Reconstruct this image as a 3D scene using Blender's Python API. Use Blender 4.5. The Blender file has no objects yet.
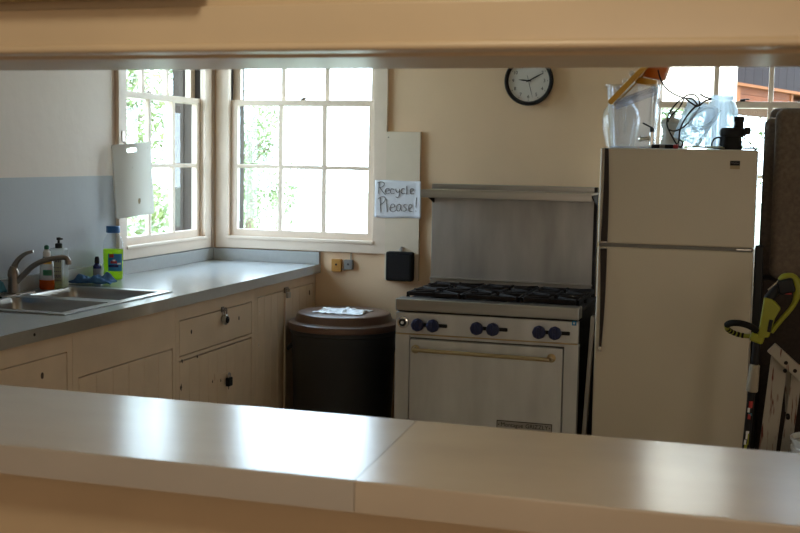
import bpy, bmesh, math, random
from mathutils import Vector, Matrix, noise
random.seed(7)
PI = math.pi
SC = bpy.context.scene
COL = SC.collection

# ------------------------------------------------------------------ camera
FPX = 1196.1
CR = Vector((0.95450271, 0.29769612, 0.01736622))
CU = Vector((-0.04408563, 0.08327585, 0.9955509))
CF = Vector((-0.29492546, 0.95102164, -0.09261115))
EYE = Vector((0, 0, 1.6))


def P(px, py, Y):
    """world point on the vertical plane y = Y that the photo shows at (px, py)"""
    d = CF * FPX + CR * (px - 400) - CU * (py - 266.5)
    return EYE + d * (Y / d.y)


cam = bpy.data.cameras.new('camera')
cam_o = bpy.data.objects.new('camera', cam)
COL.objects.link(cam_o)
m = Matrix.Identity(4)
for i in range(3):
    m[i][0], m[i][1], m[i][2] = CR[i], CU[i], -CF[i]
    m[i][3] = EYE[i]
cam_o.matrix_world = m
cam.sensor_width = 36
cam.lens = FPX * 36 / 800
cam.clip_start = 0.05
cam.clip_end = 300
cam.dof.use_dof = True
cam.dof.focus_distance = 5.6
cam.dof.aperture_fstop = 7.0
SC.camera = cam_o


# --------------------------------------------------------------- materials
def nodes(name):
    mt = bpy.data.materials.new(name)
    mt.use_nodes = True
    nt = mt.node_tree
    return mt, nt, nt.nodes['Principled BSDF']


def mat(name, col, rough=0.5, metal=0.0, var=0.06, scale=6.0, bump=0.0, bscale=60.0, col2=None, spec=0.5,
        stretch=(1, 1, 1), coat=0.0):
    mt, nt, b = nodes(name)
    N, L = nt.nodes, nt.links
    tc = N.new('ShaderNodeTexCoord')
    mp = N.new('ShaderNodeMapping')
    mp.inputs['Scale'].default_value = stretch
    L.new(tc.outputs['Object'], mp.inputs['Vector'])
    nz = N.new('ShaderNodeTexNoise')
    nz.inputs['Scale'].default_value = scale
    nz.inputs['Detail'].default_value = 5
    L.new(mp.outputs['Vector'], nz.inputs['Vector'])
    rp = N.new('ShaderNodeValToRGB')
    c2 = col2 or tuple(max(0, c * (1 - 2 * var)) for c in col)
    rp.color_ramp.elements[0].position = 0.3
    rp.color_ramp.elements[1].position = 0.7
    rp.color_ramp.elements[0].color = (*c2, 1)
    rp.color_ramp.elements[1].color = (*col, 1)
    L.new(nz.outputs['Fac'], rp.inputs['Fac'])
    L.new(rp.outputs['Color'], b.inputs['Base Color'])
    b.inputs['Roughness'].default_value = rough
    b.inputs['Metallic'].default_value = metal
    b.inputs['Specular IOR Level'].default_value = spec
    b.inputs['Coat Weight'].default_value = coat
    if bump:
        n2 = N.new('ShaderNodeTexNoise')
        n2.inputs['Scale'].default_value = bscale
        n2.inputs['Detail'].default_value = 4
        L.new(mp.outputs['Vector'], n2.inputs['Vector'])
        bp = N.new('ShaderNodeBump')
        bp.inputs['Strength'].default_value = bump
        bp.inputs['Distance'].default_value = 0.01
        L.new(n2.outputs['Fac'], bp.inputs['Height'])
        L.new(bp.outputs['Normal'], b.inputs['Normal'])
    return mt


def clear_mat(name, tint, refl=0.06, dens=0.15, body=(0.8, 0.85, 0.9), rough=0.05, trans=0.5, edge=0.22):
    """thin clear sheet: mostly see-through, a little body colour, glossy by angle"""
    mt = bpy.data.materials.new(name)
    mt.use_nodes = True
    nt = mt.node_tree
    N, L = nt.nodes, nt.links
    N.remove(N['Principled BSDF'])
    out = N['Material Output']
    tr = N.new('ShaderNodeBsdfTransparent')
    tr.inputs['Color'].default_value = (*tint, 1)
    df = N.new('ShaderNodeBsdfTranslucent')
    df.inputs['Color'].default_value = (*body, 1)
    d2 = N.new('ShaderNodeBsdfDiffuse')
    d2.inputs['Color'].default_value = (*body, 1)
    md = N.new('ShaderNodeMixShader')
    md.inputs['Fac'].default_value = 1 - trans
    L.new(df.outputs[0], md.inputs[1])
    L.new(d2.outputs[0], md.inputs[2])
    m1 = N.new('ShaderNodeMixShader')
    m1.inputs['Fac'].default_value = dens
    L.new(tr.outputs[0], m1.inputs[1])
    L.new(md.outputs[0], m1.inputs[2])
    gl = N.new('ShaderNodeBsdfGlossy')
    gl.inputs['Roughness'].default_value = rough
    lw = N.new('ShaderNodeLayerWeight')
    lw.inputs['Blend'].default_value = 0.35
    mu = N.new('ShaderNodeMath')
    mu.operation = 'MULTIPLY_ADD'
    L.new(lw.outputs['Facing'], mu.inputs[0])
    mu.inputs[1].default_value = edge
    mu.inputs[2].default_value = refl
    m2 = N.new('ShaderNodeMixShader')
    L.new(mu.outputs[0], m2.inputs['Fac'])
    L.new(m1.outputs[0], m2.inputs[1])
    L.new(gl.outputs[0], m2.inputs[2])
    L.new(m2.outputs[0], out.inputs['Surface'])
    return mt


def pane_mat(name):
    """window glass: transparent with a weak mirror"""
    mt = bpy.data.materials.new(name)
    mt.use_nodes = True
    nt = mt.node_tree
    N, L = nt.nodes, nt.links
    N.remove(N['Principled BSDF'])
    out = N['Material Output']
    tr = N.new('ShaderNodeBsdfTransparent')
    tr.inputs['Color'].default_value = (0.97, 0.985, 0.98, 1)
    gl = N.new('ShaderNodeBsdfGlossy')
    gl.inputs['Roughness'].default_value = 0.02
    lw = N.new('ShaderNodeLayerWeight')
    lw.inputs['Blend'].default_value = 0.5
    pw = N.new('ShaderNodeMath')
    pw.operation = 'POWER'
    pw.inputs[1].default_value = 5.0
    L.new(lw.outputs['Facing'], pw.inputs[0])
    ma = N.new('ShaderNodeMath')
    ma.operation = 'MULTIPLY_ADD'
    ma.inputs[1].default_value = 0.5
    ma.inputs[2].default_value = 0.03
    L.new(pw.outputs[0], ma.inputs[0])
    m2 = N.new('ShaderNodeMixShader')
    L.new(ma.outputs[0], m2.inputs['Fac'])
    L.new(tr.outputs[0], m2.inputs[1])
    L.new(gl.outputs[0], m2.inputs[2])
    L.new(m2.outputs[0], out.inputs['Surface'])
    return mt


def dado_mat(name, low, high, z):
    """wall painted in two colours, the line at height z"""
    mt, nt, b = nodes(name)
    N, L = nt.nodes, nt.links
    g = N.new('ShaderNodeNewGeometry')
    sp = N.new('ShaderNodeSeparateXYZ')
    L.new(g.outputs['Position'], sp.inputs[0])
    gt = N.new('ShaderNodeMath')
    gt.operation = 'GREATER_THAN'
    gt.inputs[1].default_value = z
    L.new(sp.outputs['Z'], gt.inputs[0])
    mx = N.new('ShaderNodeMix')
    mx.data_type = 'RGBA'
    mx.inputs[6].default_value = (*low, 1)
    mx.inputs[7].default_value = (*high, 1)
    L.new(gt.outputs[0], mx.inputs[0])
    L.new(mx.outputs[2], b.inputs['Base Color'])
    b.inputs['Roughness'].default_value = 0.5
    n2 = N.new('ShaderNodeTexNoise')
    n2.inputs['Scale'].default_value = 14
    L.new(g.outputs['Position'], n2.inputs['Vector'])
    bp = N.new('ShaderNodeBump')
    bp.inputs['Strength'].default_value = 0.15
    bp.inputs['Distance'].default_value = 0.01
    L.new(n2.outputs['Fac'], bp.inputs['Height'])
    L.new(bp.outputs['Normal'], b.inputs['Normal'])
    return mt


def streak_mat(name, base, streak, stretch, scale, lo, hi, rough=0.6):
    mt = mat(name, base, rough, var=0.0)
    nt = mt.node_tree
    N = nt.nodes
    rp = [n for n in N if n.type == 'VALTORGB'][0]
    nz = [n for n in N if n.type == 'TEX_NOISE'][0]
    mp = [n for n in N if n.type == 'MAPPING'][0]
    mp.inputs['Scale'].default_value = stretch
    nz.inputs['Scale'].default_value = scale
    rp.color_ramp.elements[0].position = lo
    rp.color_ramp.elements[1].position = hi
    rp.color_ramp.elements[0].color = (*base, 1)
    rp.color_ramp.elements[1].color = (*streak, 1)
    return mt


M = {}
M['cream'] = mat('cream_wall_paint', (0.80, 0.57, 0.365), 0.55, var=0.03, scale=3, bump=0.12, bscale=18)
M['ceil'] = mat('ceiling_paint', (0.72, 0.68, 0.60), 0.8, var=0.02)
M['dado'] = dado_mat('two_tone_wall_paint', (0.42, 0.43, 0.46), (0.775, 0.645, 0.55), 1.472)
M['trim'] = mat('white_trim_paint', (0.79, 0.645, 0.52), 0.38, var=0.03, scale=9, bump=0.05, bscale=40)
M['plank'] = mat('plank_paint', (0.75, 0.63, 0.49), 0.4, var=0.04, scale=7, bump=0.08, bscale=30)
M['header'] = mat('header_paint', (0.66, 0.53, 0.36), 0.38, var=0.03, scale=5)
M['opening'] = mat('opening_trim_paint', (0.71, 0.585, 0.41), 0.29, var=0.03, scale=5)
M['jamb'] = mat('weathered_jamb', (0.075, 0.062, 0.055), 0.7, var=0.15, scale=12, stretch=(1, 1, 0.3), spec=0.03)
M['cab'] = mat('cabinet_paint', (0.72, 0.56, 0.40), 0.42, var=0.05, scale=7, bump=0.08, bscale=25)
M['dark'] = mat('dark_gap', (0.02, 0.017, 0.015), 0.8)
M['chip'] = mat('bare_chipped_wood', (0.075, 0.05, 0.035), 0.8, var=0.2, scale=90)
M['lam'] = mat('grey_laminate', (0.43, 0.43, 0.42), 0.2, var=0.03, scale=40, bump=0.02, bscale=300)
M['lam_a'] = mat('serving_laminate', (0.50, 0.475, 0.44), 0.20, var=0.03, scale=12, bump=0.02, bscale=200, stretch=(0.4, 1, 1))
M['lam_b'] = mat('worn_serving_laminate', (0.56, 0.495, 0.41), 0.2, var=0.05, scale=7, bump=0.02, bscale=200, stretch=(0.5, 1, 1))
M['steel'] = mat('brushed_steel', (0.50, 0.49, 0.47), 0.3, 1.0, var=0.12, scale=9, bump=0.02, bscale=150, stretch=(0.25, 1, 4))
M['steel_d'] = mat('dull_steel', (0.50, 0.48, 0.455), 0.42, 0.85, var=0.15, scale=4, bump=0.03, bscale=60, stretch=(2, 1, 0.5))
M['oven'] = mat('oven_steel', (0.76, 0.77, 0.79), 0.4, 0.55, var=0.12, scale=4, bump=0.03, bscale=60, stretch=(2, 1, 0.5))
M['sink'] = mat('sink_steel', (0.45, 0.44, 0.42), 0.28, 1.0, var=0.06, scale=12)
M['nickel'] = mat('brushed_nickel', (0.30, 0.25, 0.21), 0.3, 1.0, var=0.06)
M['chrome'] = mat('chrome', (0.75, 0.75, 0.75), 0.12, 1.0, var=0.02)
M['iron'] = mat('cast_iron', (0.024, 0.016, 0.013), 0.75, 0.0, spec=0.25, var=0.25, scale=30, bump=0.1, bscale=200)
M['black'] = mat('black_plastic', (0.013, 0.013, 0.015), 0.4, spec=0.25)
M['blackm'] = mat('matte_black', (0.013, 0.013, 0.013), 0.75, spec=0.15)
M['knob'] = mat('blue_knob_enamel', (0.012, 0.020, 0.085), 0.4)
M['brass'] = mat('worn_brass', (0.55, 0.43, 0.26), 0.3, 1.0, var=0.1)
M['fridge'] = mat('almond_enamel', (0.66, 0.60, 0.50), 0.38, var=0.015, scale=3, bump=0.03, bscale=250)
M['brownstrip'] = mat('dark_brown_trim', (0.022, 0.012, 0.009), 0.6)
M['bin'] = mat('bin_plastic', (0.034, 0.037, 0.041), 0.5, var=0.08, bump=0.05, bscale=120)
M['lid'] = mat('brown_lid_plastic', (0.14, 0.075, 0.05), 0.36, var=0.06)
M['paper'] = mat('white_paper', (0.74, 0.75, 0.80), 0.7, var=0.04, scale=9, bump=0.25, bscale=14)
M['ink'] = mat('marker_ink', (0.13, 0.13, 0.14), 0.6)
M['film'] = mat('white_plastic_film', (0.80, 0.81, 0.84), 0.3, var=0.06, scale=40)
M['poly'] = mat('cutting_board_plastic', (0.80, 0.79, 0.76), 0.45, var=0.03, scale=4, bump=0.03, bscale=180)
_nt = M['poly'].node_tree
_tl = _nt.nodes.new('ShaderNodeBsdfTranslucent')
_tl.inputs['Color'].default_value = (0.92, 0.90, 0.86, 1)
_mx = _nt.nodes.new('ShaderNodeMixShader')
_mx.inputs['Fac'].default_value = 0.42
_nt.links.new(_nt.nodes['Principled BSDF'].outputs[0], _mx.inputs[1])
_nt.links.new(_tl.outputs[0], _mx.inputs[2])
_nt.links.new(_mx.outputs[0], _nt.nodes['Material Output'].inputs['Surface'])
M['stain'] = mat('tan_stain', (0.48, 0.39, 0.25), 0.6)
M['orangewood'] = mat('orange_plate', (0.55, 0.26, 0.05), 0.5, var=0.1)
M['greyplast'] = mat('grey_plastic', (0.22, 0.21, 0.20), 0.5)
M['clockface'] = mat('clock_face', (0.68, 0.65, 0.61), 0.45, var=0.01)
M['red'] = mat('red_plastic', (0.45, 0.03, 0.03), 0.4)
M['white'] = mat('white_plastic', (0.78, 0.79, 0.78), 0.4, var=0.02)
M['ceramic'] = mat('cream_glazed_ceramic', (0.68, 0.63, 0.54), 0.2, var=0.03)
M['yellow'] = mat('yellow_plastic', (0.75, 0.40, 0.06), 0.4, var=0.05)
M['orange'] = mat('orange_plastic', (0.70, 0.17, 0.015), 0.4, var=0.06)
M['fabric'] = mat('grey_brown_upholstery', (0.20, 0.155, 0.125), 0.95, var=0.18, scale=60, bump=0.25, bscale=350)
M['fabric_d'] = mat('dark_upholstery', (0.05, 0.036, 0.03), 0.95, var=0.18, scale=60, bump=0.2, bscale=350)
M['lime'] = mat('lime_tool_plastic', (0.30, 0.31, 0.015), 0.42, var=0.05)
M['greybeige'] = mat('beige_coupler', (0.36, 0.32, 0.25), 0.5)
M['ladder'] = streak_mat('paint_dripped_wood', (0.44, 0.40, 0.34), (0.15, 0.035, 0.025), (18, 6, 2.0), 3.2, 0.59, 0.66)
M['bluecloth'] = mat('blue_microfibre', (0.04, 0.13, 0.30), 0.9, var=0.25, scale=18, bump=0.3, bscale=120)
M['teal'] = mat('teal_mesh', (0.05, 0.20, 0.26), 0.8, var=0.2, scale=60)
M['bluebottle'] = mat('blue_bottle_plastic', (0.01, 0.17, 0.36), 0.3)
M['limeliq'] = clear_mat('lime_cleaner', (0.62, 0.92, 0.06), 0.03, 0.62, (0.66, 0.90, 0.05), trans=0.6, edge=0.1)
M['orangeliq'] = clear_mat('orange_soap', (0.85, 0.22, 0.02), 0.03, 0.65, (0.80, 0.16, 0.012), trans=0.5, edge=0.1)
M['paleliq'] = clear_mat('pale_soap', (0.85, 0.86, 0.5), 0.03, 0.6, (0.70, 0.70, 0.36), trans=0.5, edge=0.1)
M['bluecap'] = mat('blue_cap', (0.012, 0.12, 0.36), 0.35)
M['bluelabel'] = mat('blue_label', (0.02, 0.22, 0.50), 0.4)
M['navy'] = mat('navy_glass', (0.012, 0.015, 0.10), 0.2)
M['green'] = mat('green_cap', (0.01, 0.16, 0.07), 0.35)
M['greylabel'] = mat('grey_label', (0.22, 0.22, 0.24), 0.6)
M['palelabel'] = mat('pale_label', (0.56, 0.57, 0.42), 0.5)
M['clearwhite'] = clear_mat('frosted_bottle_plastic', (0.9, 0.92, 0.92), 0.04, 0.38, (0.75, 0.77, 0.76))
M['clear'] = clear_mat('clear_plastic', (0.94, 0.95, 0.97), 0.02, 0.05, (0.80, 0.80, 0.80))
M['clear2'] = clear_mat('clear_ribbed_plastic', (0.92, 0.955, 0.98), 0.02, 0.34, (0.86, 0.92, 0.97), trans=0.8, edge=0.3)
M['jugclear'] = clear_mat('thin_clear_plastic', (0.96, 0.96, 0.96), 0.01, 0.03, (0.8, 0.8, 0.78), edge=0.13)
M['cloudy'] = clear_mat('cloudy_plastic', (0.80, 0.81, 0.85), 0.03, 0.22, (0.60, 0.60, 0.64))
M['glass'] = pane_mat('window_glass')
M['blind'] = mat('woven_bamboo', (0.62, 0.52, 0.24), 0.7, var=0.25, scale=5, stretch=(1, 60, 60))
M['floor'] = mat('vinyl_floor', (0.50, 0.40, 0.30), 0.45, var=0.1, scale=4)
M['lawn'] = mat('sunlit_lawn', (0.40, 0.42, 0.30), 0.95, var=0.2, scale=3, spec=0.03)
M['leaf'] = mat('leaf_green', (0.145, 0.19, 0.075), 0.6, var=0.12, scale=2.5, spec=0.03)
M['leaf2'] = mat('leaf_pale_green', (0.18, 0.225, 0.105), 0.6, var=0.1, scale=2.5, spec=0.03)
M['bark'] = mat('bark', (0.22, 0.16, 0.12), 0.9, var=0.3, scale=20, stretch=(4, 4, 1), spec=0.03)
M['redwood'] = mat('orange_stained_boards', (0.12, 0.036, 0.014), 0.6, var=0.15, scale=4, stretch=(1, 1, 8), spec=0.03)
M['postwood'] = mat('orange_stained_post', (0.17, 0.06, 0.022), 0.6, var=0.1, scale=4, spec=0.03)
M['roofwood'] = mat('purple_brown_boards', (0.016, 0.009, 0.009), 0.6, var=0.25, scale=5, stretch=(12, 12, 1), spec=0.03)
for k in ('leaf', 'leaf2'):
    b = M[k].node_tree.nodes['Principled BSDF']
    b.inputs['Subsurface Weight'].default_value = 0.0


# ------------------------------------------------------------ mesh builder
ORIGIN = {}


class MB:
    def __init__(s):
        s.bm = bmesh.new()
        s.bev = False

    def _merge(s, t, mi=0, mtx=None):
        vm = {}
        for v in t.verts:
            vm[v] = s.bm.verts.new(mtx @ v.co if mtx is not None else v.co)
        for f in t.faces:
            try:
                nf = s.bm.faces.new([vm[v] for v in f.verts])
                nf.material_index = mi
            except ValueError:
                pass
        t.free()

    def box(s, x0, x1, y0, y1, z0, z1, bev=0.0, mi=0, seg=2, mtx=None):
        x0, x1 = min(x0, x1), max(x0, x1)
        y0, y1 = min(y0, y1), max(y0, y1)
        z0, z1 = min(z0, z1), max(z0, z1)
        t = bmesh.new()
        bmesh.ops.create_cube(t, size=1.0)
        for v in t.verts:
            v.co = Vector(((x0 + x1) / 2 + v.co.x * (x1 - x0), (y0 + y1) / 2 + v.co.y * (y1 - y0), (z0 + z1) / 2 + v.co.z * (z1 - z0)))
        if bev:
            s.bev = True
            bmesh.ops.bevel(t, geom=t.edges[:], offset=min(bev, 0.45 * min(x1 - x0, y1 - y0, z1 - z0)), segments=seg, profile=0.5, affect='EDGES')
        s._merge(t, mi, mtx)
        return s

    def obox(s, c, size, rot=None, bev=0.0, mi=0, seg=2):
        mt = Matrix.Translation(Vector(c)) @ (rot.to_4x4() if rot is not None else Matrix.Identity(4))
        a, b, d = (k / 2 for k in size)
        return s.box(-a, a, -b, b, -d, d, bev, mi, seg, mt)

    def tube(s, pts, r, seg=10, mi=0, closed=False, flat=None):
        pts = [Vector(p) for p in pts]
        n = len(pts)
        rs = r if isinstance(r, (list, tuple)) else [r] * n
        rings = []
        prev = None
        for i, p in enumerate(pts):
            if closed:
                d = (pts[(i + 1) % n] - pts[i - 1]).normalized()
            else:
                d = (pts[min(i + 1, n - 1)] - pts[max(i - 1, 0)]).normalized()
            if prev is None:
                up = Vector((0, 0, 1)) if abs(d.z) < 0.9 else Vector((0, 1, 0))
                a = d.cross(up).normalized()
            else:
                a = (prev - d * prev.dot(d)).normalized()
            prev = a
            b = d.cross(a)
            rings.append([s.bm.verts.new(p + (a * math.cos(2 * PI * k / seg) + b * math.sin(2 * PI * k / seg) * (flat or 1)) * rs[i]) for k in range(seg)])
        for i in range(n if closed else n - 1):
            A, B = rings[i], rings[(i + 1) % n]
            for k in range(seg):
                f = s.bm.faces.new((A[k], A[(k + 1) % seg], B[(k + 1) % seg], B[k]))
                f.material_index = mi
        if not closed:
            s.bm.faces.new(rings[0][::-1]).material_index = mi
            s.bm.faces.new(rings[-1]).material_index = mi
        return s

    def lathe(s, prof, c=(0, 0, 0), rot=None, seg=32, mi=0, sx=1.0, sy=1.0, flute=0.0, nfl=12, mis=None):
        mt = Matrix.Translation(Vector(c)) @ (rot.to_4x4() if rot is not None else Matrix.Identity(4))
        rings = []
        for r, z in prof:
            if r < 1e-6:
                rings.append([s.bm.verts.new(mt @ Vector((0, 0, z)))])
            else:
                ring = []
                for k in range(seg):
                    a = 2 * PI * k / seg
                    rr = r * (1 + flute * math.cos(nfl * a))
                    ring.append(s.bm.verts.new(mt @ Vector((rr * math.cos(a) * sx, rr * math.sin(a) * sy, z))))
                rings.append(ring)
        for i in range(len(prof) - 1):
            A, B = rings[i], rings[i + 1]
            mm = mis[i] if mis else mi
            for k in range(seg):
                k2 = (k + 1) % seg
                if len(A) == 1 and len(B) == 1:
                    continue
                if len(A) == 1:
                    f = s.bm.faces.new((A[0], B[k2], B[k]))
                elif len(B) == 1:
                    f = s.bm.faces.new((A[k], A[k2], B[0]))
                else:
                    f = s.bm.faces.new((A[k], A[k2], B[k2], B[k]))
                f.material_index = mm
        return s

    def cyl(s, a, b, r, seg=20, mi=0, r2=None, bev=0.0):
        a, b = Vector(a), Vector(b)
        h = (b - a).length
        rot = (b - a).to_track_quat('Z', 'Y').to_matrix()
        r2 = r if r2 is None else r2
        if bev:
            pr = [(0, 0), (r - bev, 0), (r, bev), (r2, h - bev), (r2 - bev, h), (0, h)]
        else:
            pr = [(0, 0), (r, 0), (r2, h), (0, h)]
        return s.lathe(pr, a, rot, seg, mi)

    def sphere(s, c, r, sc=(1, 1, 1), mi=0, seg=16, rot=None):
        t = bmesh.new()
        bmesh.ops.create_uvsphere(t, u_segments=seg, v_segments=seg // 2 + 2, radius=r)
        mt = Matrix.Translation(Vector(c)) @ (rot.to_4x4() if rot is not None else Matrix.Identity(4)) @ Matrix.Diagonal((*sc, 1))
        s._merge(t, mi, mt)
        return s

    def prism(s, poly, off, mi=0):
        """poly: list of world points (planar), extruded by vector off"""
        off = Vector(off)
        A = [s.bm.verts.new(Vector(p)) for p in poly]
        B = [s.bm.verts.new(Vector(p) + off) for p in poly]
        n = len(A)
        s.bm.faces.new(A[::-1]).material_index = mi
        s.bm.faces.new(B).material_index = mi
        for i in range(n):
            s.bm.faces.new((A[i], A[(i + 1) % n], B[(i + 1) % n], B[i])).material_index = mi
        return s

    def grid(s, fn, nu, nv, mi=0):
        V = [[s.bm.verts.new(Vector(fn(i / nu, j / nv))) for j in range(nv + 1)] for i in range(nu + 1)]
        for i in range(nu):
            for j in range(nv):
                s.bm.faces.new((V[i][j], V[i + 1][j], V[i + 1][j + 1], V[i][j + 1])).material_index = mi
        return s

    def build(s, name, mats, parent=None, origin=None, sharp=38):
        bm = s.bm
        bmesh.ops.recalc_face_normals(bm, faces=bm.faces[:])
        if parent is not None:
            org = ORIGIN[parent.name]
        else:
            org = Vector(origin) if origin is not None else Vector((0, 0, 0))
        for v in bm.verts:
            v.co -= org
        lim = math.radians(sharp)
        for e in bm.edges:
            if len(e.link_faces) == 2 and e.calc_face_angle(0) > lim:
                e.smooth = False
        for f in bm.faces:
            f.smooth = True
        me = bpy.data.meshes.new(name)
        bm.to_mesh(me)
        bm.free()
        o = bpy.data.objects.new(name, me)
        COL.objects.link(o)
        for mm in (mats if isinstance(mats, (list, tuple)) else [mats]):
            me.materials.append(mm)
        if parent is not None:
            o.parent = parent
        else:
            o.location = org
        if s.bev:
            wn = o.modifiers.new('weighted_normals', 'WEIGHTED_NORMAL')
            wn.keep_sharp = True
        ORIGIN[o.name] = org
        return o


def tag(o, label=None, cat=None, group=None, kind=None):
    if label:
        o['label'] = label
    if cat:
        o['category'] = cat
    if group:
        o['group'] = group
    if kind:
        o['kind'] = kind
    return o


def thing(name, label, cat, loc, group=None):
    o = bpy.data.objects.new(name, None)
    COL.objects.link(o)
    o.empty_display_size = 0.05
    o.location = loc
    ORIGIN[o.name] = Vector(loc)
    return tag(o, label, cat, group)


def struct(mb, name, mm, parent=None):
    o = mb.build(name, mm, parent)
    if parent is None:
        tag(o, kind='structure')
    return o


def text(body, size, mtx, mm, name, parent, ext=0.0004, sx=1.0):
    cu = bpy.data.curves.new(name, 'FONT')
    cu.body = body
    cu.size = size
    cu.align_x = 'CENTER'
    cu.align_y = 'CENTER'
    cu.extrude = ext
    ob = bpy.data.objects.new(name + '_tmp', cu)
    COL.objects.link(ob)
    bpy.context.view_layer.update()
    me = bpy.data.meshes.new_from_object(ob.evaluated_get(bpy.context.evaluated_depsgraph_get()))
    bpy.data.objects.remove(ob)
    bpy.data.curves.remove(cu)
    me.name = name
    me.transform(Matrix.Translation(-ORIGIN[parent.name]) @ mtx @ Matrix.Diagonal((sx, 1, 1, 1)))
    me.materials.clear()
    me.materials.append(mm)
    o = bpy.data.objects.new(name, me)
    COL.objects.link(o)
    o.parent = parent
    ORIGIN[o.name] = ORIGIN[parent.name]
    return o


def facing(c, tilt=0.0):
    """matrix that stands text up facing the camera side (-y)"""
    return Matrix.Translation(Vector(c)) @ Matrix.Rotation(PI / 2, 4, 'X') @ Matrix.Rotation(tilt, 4, 'Z')


def arc(c, r, a0, a1, n, plane='xz', y=0.0, rz=None):
    rz = rz or r
    out = []
    for i in range(n + 1):
        a = a0 + (a1 - a0) * i / n
        if plane == 'xz':
            out.append(Vector((c[0] + r * math.cos(a), c[1], c[2] + rz * math.sin(a))))
        elif plane == 'yz':
            out.append(Vector((c[0], c[1] + r * math.cos(a), c[2] + rz * math.sin(a))))
        else:
            out.append(Vector((c[0] + r * math.cos(a), c[1] + rz * math.sin(a), c[2])))
    return out


def smooth_path(pts, n=6):
    """Catmull-Rom through the points"""
    pts = [Vector(p) for p in pts]
    out = []
    for i in range(len(pts) - 1):
        p0, p1, p2, p3 = pts[max(i - 1, 0)], pts[i], pts[i + 1], pts[min(i + 2, len(pts) - 1)]
        for k in range(n):
            t = k / n
            out.append(0.5 * ((2 * p1) + (p2 - p0) * t + (2 * p0 - 5 * p1 + 4 * p2 - p3) * t * t + (3 * p1 - p0 - 3 * p2 + p3) * t ** 3))
    out.append(pts[-1])
    return out


# --------------------------------------------------------------- the shell
XL, YB, ZC = -3.2, 6.5, 2.75        # left wall, back wall, ceiling
XR, YF = 1.7, -2.6
TW = 0.14
WZ0, WZ1 = 1.105, 2.60              # window opening heights
W2 = (-3.088, -2.176)
W3 = (-0.632, 0.290)
W1 = (5.475, 6.375)

mb = MB()
mb.box(XL - TW, W2[0], YB, YB + TW, 0, ZC)
mb.box(W2[1], W3[0], YB, YB + TW, 0, ZC)
mb.box(W3[1], XR + TW, YB, YB + TW, 0, ZC)
for w in (W2, W3):
    mb.box(w[0], w[1], YB, YB + TW, 0, WZ0)
    mb.box(w[0], w[1], YB, YB + TW, WZ1, ZC)
struct(mb, 'wall_back', M['cream'])
mb = MB()
mb.box(XL - TW, XL, YF, W1[0], 0, ZC)
mb.box(XL - TW, XL, W1[1], YB, 0, ZC)
mb.box(XL - TW, XL, W1[0], W1[1], 0, WZ0)
mb.box(XL - TW, XL, W1[0], W1[1], WZ1, ZC)
struct(mb, 'wall_left', M['dado'])
struct(MB().box(XR, XR + TW, YF, YB, 0, ZC), 'wall_right', M['cream'])
struct(MB().box(XL - TW, XR + TW, YF - TW, YF, 0, ZC), 'wall_front', M['cream'])
struct(MB().box(XL - TW, XR + TW, YF - TW, YB + TW, -0.1, 0), 'floor', M['floor'])
struct(MB().box(XL - 0.6, XR + 0.6, YF - 0.6, YB + 0.45, ZC, ZC + 0.15), 'ceiling', M['ceil'])
# partition with the serving opening
OX0, OX1 = -2.15, 0.75
mb = MB()
mb.box(XL, OX0, 1.93, 2.27, 0, ZC)
mb.box(OX1, XR, 1.93, 2.27, 0, ZC)
mb.box(OX0, OX1, 1.93, 2.27, 0, 0.994)
mb.box(OX0, OX1, 1.90, 2.27, 1.79, ZC)
struct(mb, 'wall_partition', M['header'])
# trim round the opening
mb = MB()
mb.box(OX0 - 0.08, OX1 + 0.08, 1.878, 1.90, 1.782, 1.848, 0.004)
mb.box(OX0, OX1, 1.872, 1.93, 1.770, 1.784, 0.006, seg=3)
mb.box(OX0, OX1, 1.93, 2.00, 1.776, 1.79, 0.005)
mb.box(OX0, OX1, 2.00, 2.285, 1.770, 1.79, 0.008, seg=3)
for x0, x1 in ((OX0 - 0.08, OX0), (OX1, OX1 + 0.08)):
    mb.box(x0, x1, 1.878, 1.93, 1.05, 1.848, 0.004)
struct(mb, 'trim_1', M['opening'])


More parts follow.
